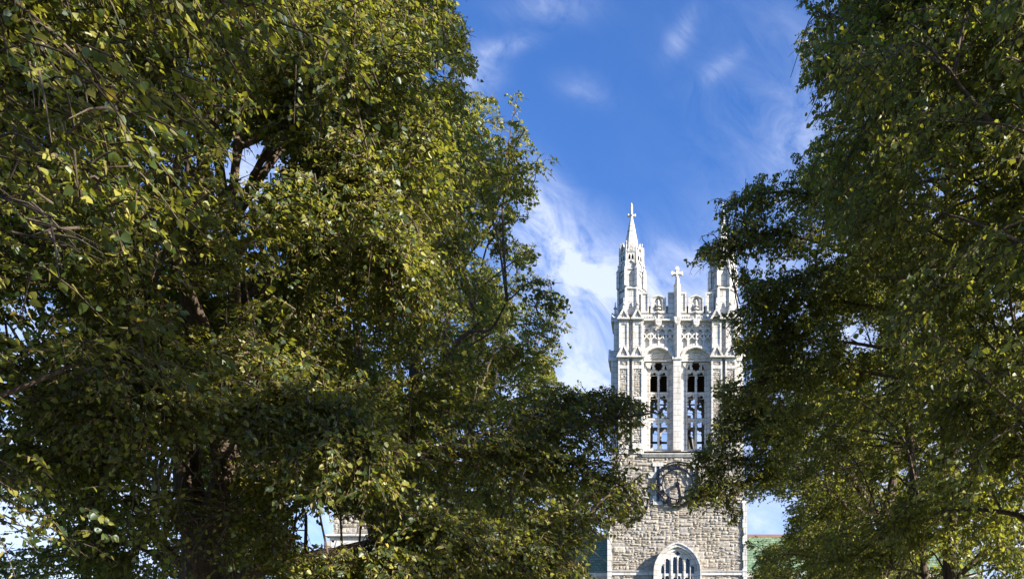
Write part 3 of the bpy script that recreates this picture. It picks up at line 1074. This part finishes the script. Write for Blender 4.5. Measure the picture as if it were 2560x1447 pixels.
# ------------------------------------------------------------------ trees
KEEP_L = [(1138, -900), (1138, 0), (1172, 60), (1188, 110), (1195, 165), (1170, 220), (1215, 212), (1250, 235), (1312, 205), (1292, 250), (1335, 292),
          (1318, 330), (1392, 375), (1380, 405), (1408, 440), (1362, 462), (1350, 505), (1305, 548), (1280, 570), (1255, 590), (1310, 592), (1360, 622),
          (1345, 655), (1375, 692), (1425, 740), (1460, 760), (1430, 782), (1448, 820), (1412, 836), (1438, 890), (1390, 915), (1386, 935), (1430, 950),
          (1465, 942), (1500, 978), (1528, 957), (1572, 970), (1605, 1003), (1690, 1040), (1630, 1058), (1582, 1098), (1598, 1140), (1640, 1215),
          (1622, 1232), (1650, 1272), (1622, 1290), (1580, 1322), (1552, 1292), (1538, 1350), (1505, 1350), (1470, 1390), (1490, 1432), (1500, 1470), (1500, 1900)]
KEEP_R = [(1500, 1900), (1880, 1900), (1872, 1430), (1868, 1400), (1850, 1352), (1830, 1318), (1810, 1278), (1755, 1292), (1700, 1297), (1695, 1275),
          (1712, 1205), (1735, 1175), (1690, 1150), (1735, 1120), (1782, 1095), (1775, 1045), (1800, 1005), (1775, 975), (1800, 935), (1845, 925), (1856, 890),
          (1815, 860), (1805, 824), (1785, 790), (1820, 764), (1846, 752), (1845, 702), (1805, 685), (1760, 672), (1712, 672), (1706, 650), (1765, 615),
          (1742, 590), (1795, 565), (1757, 530), (1780, 500), (1850, 470), (1895, 430), (1920, 410), (1950, 395), (1976, 372), (2050, 350), (2002, 325),
          (2040, 300), (2020, 230), (1970, 210), (2000, 125), (1967, 100), (2015, 35), (1990, 0), (1990, -900)]
OPEN = [KEEP_L + KEEP_R,
        [(583, 372), (640, 366), (690, 385), (700, 430), (640, 440), (590, 428)],
        [(750, 1305), (800, 1282), (850, 1295), (930, 1298), (938, 1362), (880, 1366), (800, 1376), (752, 1368)],
        [(1875, 1285), (1920, 1252), (1962, 1262), (1968, 1318), (1920, 1345), (1872, 1340)],
        [(2110, 820), (2180, 815), (2185, 850), (2120, 855)],
        ]


def yk_(k):
    return F_PX / k


def in_poly(px, py, poly):
    inside = np.zeros(px.shape, bool)
    j = len(poly) - 1
    for i in range(len(poly)):
        xi, yi = poly[i]
        xj, yj = poly[j]
        if yi != yj:
            c = ((yi > py) != (yj > py)) & (px < (xj - xi) * (py - yi) / (yj - yi) + xi)
            inside ^= c
        j = i
    return inside


def proj(p):
    y = np.maximum(p[..., 1], 0.5)
    return AX + F_PX * p[..., 0] / y, HY - F_PX * (p[..., 2] - EYE) / y


# thin spots where a trunk shows between the leaves in front of it
THIN = [([(1745, 495), (1850, 495), (1860, 740), (1700, 700)], 300, .45),
        ([(1470, 930), (1720, 930), (1720, 1350), (1470, 1350)], 300, .38),
        ([(1690, 720), (1880, 720), (1880, 1360), (1690, 1360)], 300, .33),
        ([(-50, 900), (420, 900), (420, 1460), (-50, 1460)], 300, .25),
        ([(2090, 1110), (2130, 1110), (2190, 1220), (2230, 1180), (2255, 1280), (2230, 1350), (2180, 1350), (2140, 1270), (2090, 1190)], yk_(73) - .2, .6),
        ([(435, 1120), (600, 1080), (600, 1240), (570, 1447), (430, 1447)], yk_(167) - .25, .82)]
JIT = np.random.default_rng(99)


def is_open(p):
    a, b = proj(p)
    wa = 11 * np.sin(b * .055 + 1.7 * np.sin(b * .017)) + 7 * np.sin(b * .19 + a * .03)
    wb = 9 * np.sin(a * .06 + 2.0 * np.sin(a * .015)) + 6 * np.sin(a * .21)
    r = in_poly(a + wa + JIT.normal(0, 4, a.shape), b + wb + JIT.normal(0, 4, a.shape), OPEN[0])
    a, b = a + JIT.normal(0, 15, a.shape), b + JIT.normal(0, 15, a.shape)
    for poly in OPEN[1:]:
        r |= in_poly(a, b, poly)
    return r


def at(px, py, Y):
    return Vector(((px - AX) * Y / F_PX, Y, (HY - py) * Y / F_PX + EYE))


def unit(a):
    return a / np.maximum(np.linalg.norm(a, axis=-1, keepdims=True), 1e-9)


def leaf_mesh(name, parent, org, dirs, lens, nper, leaf, g, twigs=True):
    """sprays of leaves along drooping twigs -> one crown mesh"""
    n = len(org)
    k = (np.arange(nper) + 0.6) / nper
    t = k[None, :, None]
    up = np.array((0., 0., 1.))
    side = unit(np.cross(dirs, up))[:, None, :]
    sag = (0.28 * lens)[:, None, None] * up
    pos = org[:, None, :] + dirs[:, None, :] * lens[:, None, None] * t - sag * t ** 2
    alt = np.where(np.arange(nper) % 2 == 0, 1.0, -1.0)[None, :, None]
    ax = unit(0.55 * dirs[:, None, :] + side * alt * 0.75 - up * g.uniform(0.15, 1.0, (n, nper, 1)) + g.normal(0, 0.3, (n, nper, 3)))
    nrm = unit(up * 0.7 + dirs[:, None, :] * 0.3 + g.normal(0, 0.65, (n, nper, 3)))
    nrm = unit(nrm - ax * np.sum(nrm * ax, -1, keepdims=True))
    lat = np.cross(ax, nrm)
    sz = leaf * g.uniform(0.55, 1.3, (n, nper, 1)) * np.where(k > 0.85, 0.75, 1.0)[None, :, None]
    br = g.random((n, nper, 1)) < 0.19
    wd = np.where(br, 0.17, g.uniform(0.38, 0.5, (n, nper, 1)))
    ln = np.where(br, 1.05, 1.0)
    p0 = pos + side * alt * 0.03
    curl = g.uniform(-.05, .22, (n, nper, 1))
    def pt(a, b, c):
        return p0 + ax * (a * ln * sz) + lat * (b * wd * sz) - nrm * (c * sz)
    fold = g.uniform(0.02, 0.16, (n, nper, 1))
    vs = np.stack([pt(0.0, 0, 0), pt(0.12, 0.92, -fold), pt(0.55, 0.86, -fold + curl * .4), pt(1.06, 0, curl), pt(0.55, -0.86, -fold + curl * .4), pt(0.12, -0.92, -fold)], axis=2)
    ok = ~is_open(p0 + ax * (0.5 * sz)) & (np.hypot(p0[..., 0], p0[..., 1]) > 7.3)
    a_, b_ = proj(p0)
    for poly, far, share in THIN:
        ok &= ~(in_poly(a_ + g.normal(0, 14, a_.shape), b_ + g.normal(0, 14, a_.shape), poly) & (p0[..., 1] < far) & (g.random(a_.shape) < share))
    vs = vs[ok]
    isb = br[..., 0][ok]
    N = len(vs)
    verts = vs.reshape(-1, 3)
    base = (np.arange(N) * 6)[:, None]
    faces = np.concatenate([base + np.array([0, 1, 2, 3]), base + np.array([0, 3, 4, 5])], 1).reshape(-1, 4)
    mi = np.where(isb, 1, 0)
    mi[g.random(N) < 0.004] = 2
    mi = np.repeat(mi, 2)
    if twigs:
        pts = np.stack([org, org + dirs * lens[:, None] * .5 - up * (0.07 * lens)[:, None], org + dirs * lens[:, None] - up * (0.28 * lens)[:, None]], 1)
        a = side[:, 0]
        b = np.cross(dirs, a)
        r = np.array([0.011, 0.007, 0.003])
        ring = [a, -0.5 * a + 0.87 * b, -0.5 * a - 0.87 * b]
        tv = np.stack([pts[:, i] + ring[j] * r[i] for i in range(3) for j in range(3)], 1)
        M_ = len(tv)
        tb = (np.arange(M_) * 9)[:, None] + len(verts)
        tf = np.concatenate([tb + np.array([i * 3 + j, i * 3 + (j + 1) % 3, i * 3 + 3 + (j + 1) % 3, i * 3 + 3 + j]) for i in range(2) for j in range(3)], 1).reshape(-1, 4)
        verts = np.concatenate([verts, tv.reshape(-1, 3)])
        faces = np.concatenate([faces, tf])
        mi = np.concatenate([mi, np.full(len(tf), 3)])
    verts = verts - np.array(parent.location)
    me = bpy.data.meshes.new(name)
    me.vertices.add(len(verts))
    me.vertices.foreach_set('co', verts.astype(np.float32).ravel())
    me.loops.add(faces.size)
    me.loops.foreach_set('vertex_index', faces.astype(np.int32).ravel())
    me.polygons.add(len(faces))
    me.polygons.foreach_set('loop_start', (np.arange(len(faces)) * 4).astype(np.int32))
    me.polygons.foreach_set('material_index', mi.astype(np.int32))
    for m in (M_LEAF, M_BRACT, M_YELLOW, M_BARK):
        me.materials.append(m)
    me.update(calc_edges=True)
    o = bpy.data.objects.new(name, me)
    COL.objects.link(o)
    o.parent = parent
    return N


def smooth_path(pts, n=5):
    """Catmull-Rom through the points"""
    pts = [Vector(p) for p in pts]
    if len(pts) < 3:
        return [pts[0].lerp(pts[-1], i / n) for i in range(n + 1)]
    q = [pts[0] * 2 - pts[1]] + pts + [pts[-1] * 2 - pts[-2]]
    outp = []
    for i in range(1, len(q) - 2):
        for j in range(n):
            t = j / n
            a, b, c, d = q[i - 1:i + 3]
            outp.append(0.5 * ((2 * b) + (c - a) * t + (2 * a - 5 * b + 4 * c - d) * t * t + (3 * b - a - 3 * c + d) * t ** 3))
    return outp + [pts[-1]]


TOTAL = [0]
TREES = 'linden trees lining the avenue'


def tree(label, x, Y, H, Rm, seed, K2=150, per=26, nper=11, leaf=0.085, base=3.2, r0=0.36, stems=None, boughs=(), nlimb=22, side_stems=0, squash=1.0, stretch=1.0, edge=(), edge_y=0.0):
    g = np.random.default_rng(seed)
    rg = random.Random(seed)
    root = empty('linden_tree', (x, Y, 0), label, 'tree', TREES)
    org = Vector((x, Y, 0))
    tk = MB()
    if stems is None:
        fork = rg.uniform(3.2, 4.6)
        stems = [[(x, Y, 0), (x + .05, Y, fork * .5), (x + .1, Y + .05, fork), (x + rg.uniform(-.3, .3), Y + rg.uniform(-.3, .3), H * .5), (x + rg.uniform(-.4, .4), Y, H * .9)]]
        for s in (0, 1):
            a = rg.uniform(0, 6.28)
            stems.append([(x + .1, Y + .05, fork - .4), (x + .5 * math.cos(a), Y + .5 * math.sin(a), fork + 1.4), (x + 1.3 * math.cos(a), Y + 1.3 * math.sin(a), H * .48), (x + 1.9 * math.cos(a), Y + 1.9 * math.sin(a), H * .74)])
    spts = []
    for i, s in enumerate(stems):
        path = smooth_path(s, 6)
        n = len(path)
        ra, rb_ = (r0 * 1.25, 0.05) if i == 0 else (r0 * .62, 0.04)
        if i >= len(stems) - side_stems: ra, rb_ = r0 * .42, 0.006
        rad = [ra + (rb_ - ra) * (j / (n - 1)) ** 0.75 for j in range(n)]
        tk.tube([p - org for p in path], rad, 10)
        if i < len(stems) - side_stems: spts += path
    spts = [p for p in spts if p.z > base - 0.4]
    SP = np.array([tuple(p) for p in spts])
    # ends of the secondary boughs, spread through the crown's volume and thickest near its surface
    E = []
    want = K2
    tries = 0
    K2, per = int(K2 * .66), int(per * 1.5)
    want = K2
    while len(E) < want and tries < want * 12:
        tries += 1
        h = base + (H - base) * rg.random() ** 0.85
        u = (h - base) / (H - base)
        env = Rm * (math.sin(math.pi * min(1, u ** 0.62 * 0.98 + 0.02)) ** 0.62) if u > 0 else 0
        env = Rm * max(0.18, (1 - abs((u - .36) / .66) ** 2.3)) if u > .36 else Rm * (0.72 + .28 * (u / .36))
        f = rg.random() ** 0.42
        a = rg.uniform(0, 2 * math.pi)
        e = np.array((x + env * f * math.cos(a) * squash, Y + env * f * math.sin(a) * stretch, h + rg.uniform(-.3, .3)))
        if is_open(e[None])[0]:
            continue
        E.append(e)
    O, Dv, L = [], [], []

    def bough(path, m, spread=0.24, tw=(0.22, 0.55)):
        """sprays set along a bough"""
        pa = np.array([tuple(p) for p in path])
        tt = g.uniform(0.12, 1.0, m) ** 0.8 * (len(pa) - 1)
        i0 = np.minimum(tt.astype(int), len(pa) - 2)
        fr_ = (tt - i0)[:, None]
        p = pa[i0] * (1 - fr_) + pa[i0 + 1] * fr_
        d = unit(pa[i0 + 1] - pa[i0])
        out_ = unit(d * np.array((1, 1, .4)) * 0.9 + g.normal(0, 0.75, (m, 3)) * np.array((1, 1, .7)) + np.array((0, 0, -0.12)))
        O.append(p + g.normal(0, spread, (m, 3)) * np.array((1, 1, .7)))
        Dv.append(out_)
        L.append(g.uniform(tw[0], tw[1], m))

    # main limbs leave the stems, the secondary boughs leave the limbs
    NP = [SP]
    for j in range(nlimb):
        e = E[int(rg.random() * len(E))]
        c = np.array((x, Y, e[2]))
        e = c + (e - c) * .72
        i = int(np.argmin(np.linalg.norm((SP - e) * np.array((1, 1, 1.0)) + np.array((0, 0, 2.2)), axis=1)))
        s = SP[i]
        d = e - s
        dist = float(np.linalg.norm(d))
        path = smooth_path([s, s + d * .4 + np.array((0, 0, .1 * dist)) + g.normal(0, .07 * dist, 3), s + d * .75 + np.array((0, 0, .10 * dist)) + g.normal(0, .05 * dist, 3), e], 4)
        tk.tube([p - org for p in path], [max(.012, (.03 + .012 * dist) * (1 - .8 * q / (len(path) - 1))) for q in range(len(path))], 6)
        NP.append(np.array([tuple(p) for p in path[4:]]))
    for b in boughs:
        pts, m, rad, tw = b
        path = smooth_path([Vector(p) for p in pts], 6)
        n = len(path)
        NP.append(np.array([tuple(p) for p in path[3:]]))
        tk.tube([p - org for p in path], [rad * (1 - .9 * j / (n - 1)) + .006 for j in range(n)], 7)
        for i in range(int(n * .3), n - 1):
            for s in range(tw):
                d = (path[i + 1] - path[i]).normalized()
                side = d.cross(Vector((0, 0, 1))).normalized() * rg.choice((-1, 1))
                ln = rg.uniform(.6, 1.5) * (1 - .45 * i / n)
                tip = path[i] + d * ln * rg.uniform(.3, .8) + side * ln * rg.uniform(.2, .8) + Vector((0, 0, rg.uniform(-.7, .35) * ln))
                if is_open(np.array(tip)[None])[0]:
                    continue
                sp = smooth_path([path[i], path[i].lerp(tip, .5) + Vector((0, 0, .1)), tip], 3)
                tk.tube([p - org for p in sp], [.014 * (1 - .75 * j / (len(sp) - 1)) for j in range(len(sp))], 4)
                bough(sp, m, .14, (.25, .5))
    NP = np.concatenate(NP)
    n_in = len(E)
    for px_, py_ in edge:
        for q in range(2):
            e = np.array(tuple(at(px_ + g.normal(0, 12), py_ + g.normal(0, 12), Y + edge_y + g.normal(0, .5))))
            if not is_open(e[None])[0]:
                E.append(e)
    for ei, e in enumerate(E):
        i = int(np.argmin(np.linalg.norm(NP - e + np.array((0, 0, .7)), axis=1) + g.uniform(0, .5, len(NP))))
        s = NP[i]
        d = e - s
        dist = float(np.linalg.norm(d))
        path = smooth_path([s, s + d * .45 + np.array((0, 0, .14 * dist)) + g.normal(0, .09 * dist, 3), s + d * .8 + np.array((0, 0, .10 * dist)) + g.normal(0, .06 * dist, 3), e], 4)
        if is_open(np.array([tuple(p) for p in path[3:]])).any():
            continue
        tk.tube([p - org for p in path], [max(.005, (.008 + .007 * dist) * (1 - .85 * q / (len(path) - 1))) for q in range(len(path))], 5)
        start = max(0, int(len(path) * (1 - min(1, 2.0 / max(dist, .5)))) - 1)
        if ei < n_in:
            bough(path[start:], per)
        else:
            bough(path[start:], max(8, per // 4), .16, (.2, .45))
    O, Dv, L = np.concatenate(O), np.concatenate(Dv), np.concatenate(L)
    ok = ~(is_open(O) | is_open(O + Dv * (L * .6)[:, None]))
    O, Dv, L = O[ok], Dv[ok], L[ok]
    tk.build('trunk', M_BARK, root, True)
    TOTAL[0] += leaf_mesh('crown', root, O, Dv, L, nper, leaf, g)
    return root


LX, RX = -7.1, 7.1
yk = lambda k: F_PX / k                       # distance at which one metre spans k pixels
# left row, near to far
D1 = yk(167)
t1 = [[at(502, 2080, D1), at(502, 1640, D1), at(502, 1447, D1), at(500, 1330, D1), at(470, 1200, D1), at(466, 1000, D1), at(480, 700, D1 + .3), at(520, 300, D1 + .5), at(560, -150, D1 + .4)],
      [at(505, 1420, D1), at(530, 1290, D1 - .1), at(560, 1170, D1 - .25), at(578, 950, D1 - .2), at(588, 780, D1), at(578, 560, D1 + .4), at(592, 370, D1 + .8), at(610, 60, D1 + 1.2)],
      [at(540, 1470, D1), at(660, 1420, D1 - .2), at(800, 1385, D1 - .1), at(960, 1372, D1 + .1), at(1060, 1310, D1 + .4), at(1130, 1290, D1 + .7)]]
t1[0][0].z = 0
b1 = [([at(600, 1445, D1), at(740, 1400, D1 + .25), at(880, 1395, D1 + .2), at(1010, 1375, D1 + .1), at(1110, 1330, D1 - .2)], 8, .03, 9),
      ([at(560, 1440, D1), at(700, 1425, D1 - .4), at(850, 1410, D1 - .5), at(1000, 1400, D1 - .6)], 7, .02, 6),
      ([at(570, 1160, D1), at(800, 1165, D1 + .6), at(1060, 1140, D1 + 1.4), at(1280, 1125, D1 + 2.0), at(1480, 1060, D1 + 2.4), at(1640, 1030, D1 + 2.6)], 6, .08, 4),
      ([at(1060, 1140, D1 + 1.4), at(1280, 1180, D1 + 2.0), at(1450, 1180, D1 + 2.4), at(1600, 1230, D1 + 2.7)], 6, .04, 4),
      ([at(1060, 1140, D1 + 1.4), at(1250, 1070, D1 + 2.3), at(1420, 1020, D1 + 3.2), at(1580, 1000, D1 + 3.4)], 6, .04, 4),
      ([at(960, 1372, D1 + .1), at(1100, 1370, D1 + .5), at(1250, 1390, D1 + .8), at(1400, 1400, D1 + 1.0)], 7, .04, 5),
      ([at(800, 1385, D1 - .1), at(1000, 1340, D1 + .6), at(1250, 1330, D1 + 1.2), at(1450, 1300, D1 + 1.6)], 7, .05, 5),
      ([at(590, 760, D1), at(760, 640, D1 - .5), at(900, 620, D1 - .9), at(1020, 660, D1 - 1.2)], 7, .05, 5),
      ([at(578, 560, D1 + .4), at(700, 330, D1 - .2), at(820, 330, D1 - .7), at(900, 430, D1 - 1.0)], 9, .05, 6),
      ([at(578, 950, D1), at(640, 900, D1 - 1.2), at(660, 960, D1 - 2.0), at(690, 1080, D1 - 2.4)], 8, .04, 5),
      ([at(470, 1000, D1), at(420, 880, D1 - 1.5), at(390, 930, D1 - 2.6), at(370, 1000, D1 - 3.2)], 8, .04, 5),
      ([at(560, 1100, D1), at(760, 1000, D1 - 1.2), at(850, 1060, D1 - 2.0), at(880, 1150, D1 - 2.3)], 8, .04, 5)]
tree('large near linden with forked trunk and a long low bough reaching over the road', LX, D1, 16.5, 4.8, 21, 720, 40, 11, 0.071, 4.0, .34, t1, b1, 28, 1, squash=0.80, edge=[(1500, 1000), (1560, 985), (1600, 1012), (1650, 1032), (1685, 1038), (1615, 1062), (1585, 1125), (1610, 1170), (1630, 1205), (1640, 1262), (1600, 1300), (1560, 1290), (1530, 1250), (1450, 1330), (1380, 1400), (1300, 1420), (1200, 1430), (1100, 1420)], edge_y=2.5)
tree('nearest linden in the shaded row, its big leaves hanging in front of the forked one', LX - .3, 6.4, 15.0, 4.7, 22, 460, 40, 11, 0.068, 3.6, .34)
tree('tall dark linden behind the forked one, its high edge against open blue sky', LX + .9, yk(112), 22.5, 4.9, 23, 300, 32, 11, 0.085, 3.8, .34, edge=[(1120, 20), (1125, 60), (1150, 95), (1165, 150), (1140, 210), (1150, 280)])
tree('linden whose stepped leafy edge stands against the white cloud', LX, yk(84), 20.5, 5.1, 24, 260, 30, 10, 0.09, 4.2, .34, edge=[(1200, 240), (1240, 260), (1290, 225), (1270, 290), (1310, 300), (1300, 360), (1370, 388), (1385, 430), (1340, 440), (1330, 490), (1300, 530), (1250, 540), (1250, 450)])
tree('linden between the white cloud and the long bough that crosses the belfry', LX, yk(66), 19.0, 5.0, 25, 220, 30, 10, 0.092, 4.4, .32, edge=[(1270, 600), (1330, 615), (1335, 670), (1370, 710), (1425, 752), (1440, 770), (1400, 800), (1430, 825), (1385, 850), (1420, 885), (1370, 910), (1340, 780), (1440, 960), (1490, 1000)])
tree('low farthest linden in front of the dark green roof', LX, yk(55), 15.0, 4.6, 26, 150, 26, 10, 0.10, 4.5, .3)
# a second line of trees out on the left lawn
tree('small linden on the lawn beside the forked trunk, sky speckling its low leaves', -14.5, 22.0, 15.0, 4.8, 27, 210, 26, 10, 0.085, 3.2, .3)
tree('taller linden farther back on the lawn, behind the sky-speckled small one', -17.0, 34.0, 18.0, 5.4, 28, 230, 26, 10, 0.095, 4.5, .3)
# right row
tree('broad distant linden on the lawn beside the stone turret with white moulding', -14.0, 46.0, 19.0, 6.2, 29, 260, 28, 10, 0.1, 5.5, .3)
D3 = yk(73)
t3 = [[at(2205, 2050, D3), at(2205, 1600, D3), at(2206, 1447, D3), at(2210, 1320, D3), at(2225, 1240, D3), at(2238, 1150, D3), at(2242, 950, D3), at(2250, 650, D3)],
      [at(2208, 1310, D3), at(2170, 1255, D3), at(2128, 1185, D3 - .1), at(2090, 1105, D3 - .2), at(2040, 1000, D3 - .4), at(2000, 850, D3 - .4)],
      [at(2200, 1390, D3), at(2150, 1310, D3 - .3), at(2070, 1215, D3 - .5), at(1995, 1165, D3 - .7)]]
t3[0][0].z = 0
b3 = [([at(2040, 1000, D3), at(1960, 900, D3 - .8), at(1880, 860, D3 - 1.2), at(1820, 880, D3 - 1.4)], 7, .05, 5),
      ([at(2128, 1185, D3), at(1990, 1100, D3 - .8), at(1890, 1080, D3 - 1.2), at(1790, 1100, D3 - 1.4)], 7, .05, 5),
      ([at(2090, 1105, D3), at(1990, 1040, D3 - .8), at(1890, 1020, D3 - 1.2), at(1800, 1010, D3 - 1.4)], 7, .05, 5),
      ([at(2070, 1215, D3 - .5), at(1960, 1150, D3 - 1.5), at(1860, 1150, D3 - 2.2), at(1740, 1140, D3 - 2.6)], 6, .05, 4),
      ([at(2070, 1215, D3 - .5), at(1950, 1190, D3 - 1.8), at(1850, 1210, D3 - 2.6), at(1740, 1240, D3 - 3.0)], 6, .05, 4),
      ([at(2040, 1000, D3), at(1960, 960, D3 - .8), at(1880, 990, D3 - 1.2), at(1810, 1040, D3 - 1.4)], 6, .04, 4)]
tree('linden with dark limbs forking beside the clock ring and a gap of blue sky', RX, D3, 18.5, 5.2, 31, 300, 32, 10, 0.09, 5.6, .3, t3, b3, 22, 1, edge=[(1850, 740), (1825, 770), (1800, 792), (1815, 830), (1835, 880), (1855, 915), (1805, 940), (1785, 980), (1812, 1010), (1785, 1048), (1790, 1092), (1748, 1115), (1700, 1150), (1740, 1175), (1720, 1210), (1722, 1165), (1752, 1150), (1765, 1190), (1742, 1225), (1782, 1228), (1728, 1252), (1790, 1182), (1734, 1197), (1705, 1270), (1735, 1285), (1760, 1240), (1780, 1270), (1820, 1290), (1840, 1335), (1865, 1385), (1880, 1425), (1905, 1440), (1940, 1390), (1980, 1360), (2040, 1340), (2100, 1330), (2000, 1420), (2080, 1400), (2150, 1420)], edge_y=-1.8)
D2 = yk(96)
b2 = [([at(2330, 900, D2), at(2150, 860, D2 - .5), at(1980, 850, D2 - .9), at(1835, 880, D2 - 1.0)], 6, .05, 4),
      ([at(2330, 960, D2), at(2150, 930, D2 - .5), at(1980, 930, D2 - .9), at(1800, 990, D2 - 1.0)], 6, .05, 4),
      ([at(2330, 700, D2), at(2150, 690, D2 - 1.5), at(1980, 700, D2 - 1.9), at(1850, 760, D2 - 2.0)], 6, .05, 4),
      ([at(2330, 700, D2), at(2150, 640, D2 - .6), at(1980, 590, D2 - .8), at(1860, 590, D2 - 1.0), at(1740, 640, D2 - 1.0)], 6, .05, 4),
      ([at(2330, 620, D2), at(2150, 520, D2 - .6), at(1960, 480, D2 - .8), at(1800, 520, D2 - .8)], 6, .05, 4),
      ([at(2330, 800, D2), at(2150, 760, D2 - .5), at(1980, 750, D2 - .9), at(1820, 790, D2 - 1.0)], 6, .05, 4)]
tree('linden reaching a leafy bough across one spired pinnacle of the tower', RX, D2, 25.0, 5.3, 32, 560, 30, 10, 0.088, 5.2, .33, None, b2, edge=[(1762, 535), (1800, 508), (1860, 485), (1900, 450), (1750, 595), (1790, 600), (1775, 625), (1715, 655), (1745, 660), (1800, 650), (1830, 690), (1860, 560), (1900, 600), (1880, 720)], edge_y=-1.0)  # out-of-view top made taller and denser to shade crowns across the avenue
tree('tallest linden across the avenue from the forked one, its upright edge against blue sky', RX, yk(135), 28.0, 5.4, 33, 760, 30, 11, 0.085, 5.4, .34, edge=[(2005, 10), (2030, 60), (1975, 102), (2015, 140), (1980, 212), (2035, 240), (2050, 305), (2012, 327), (2065, 360), (2000, 385), (2060, 450)])  # hidden top raised and thickened to shade the tall linden opposite
tree('near linden across from the forked one, its big leaves speckled with yellow light', RX, 12.4, 17.0, 4.8, 34, 330, 28, 11, 0.08, 5.2, .34, None, [([(7.1, 11, 10.6), (7.0, 8.5, 11.6), (6.8, 6, 11.6), (6.6, 3.6, 11.0)], 12, .06, 10)])  # extra bough added out of view to shade the forked linden's lower leaves
tree('linden beside the camera, outside the picture, shading the nearest big leaves', RX - .3, 0.6, 18.5, 4.6, 37, 230, 30, 9, 0.1, 5.2, .34, None, [([(6.8, .8, 13.5), (6.7, 3.5, 15.6), (6.5, 6, 16.2), (6.4, 9, 15.9)], 12, .06, 10)], stretch=1.1)  # unseen tree added for shade; extra bough darkens a band of the forked one
tree('linden low in front of the pale sunlit green roof', RX, yk(59), 17.0, 4.9, 35, 260, 30, 10, 0.095, 4.5, .3)
tree('farthest linden by the sunlit corner of the tower', RX + .3, yk(50), 14.5, 4.9, 36, 260, 28, 10, 0.1, 4.0, .28)
print('leaves', TOTAL[0])
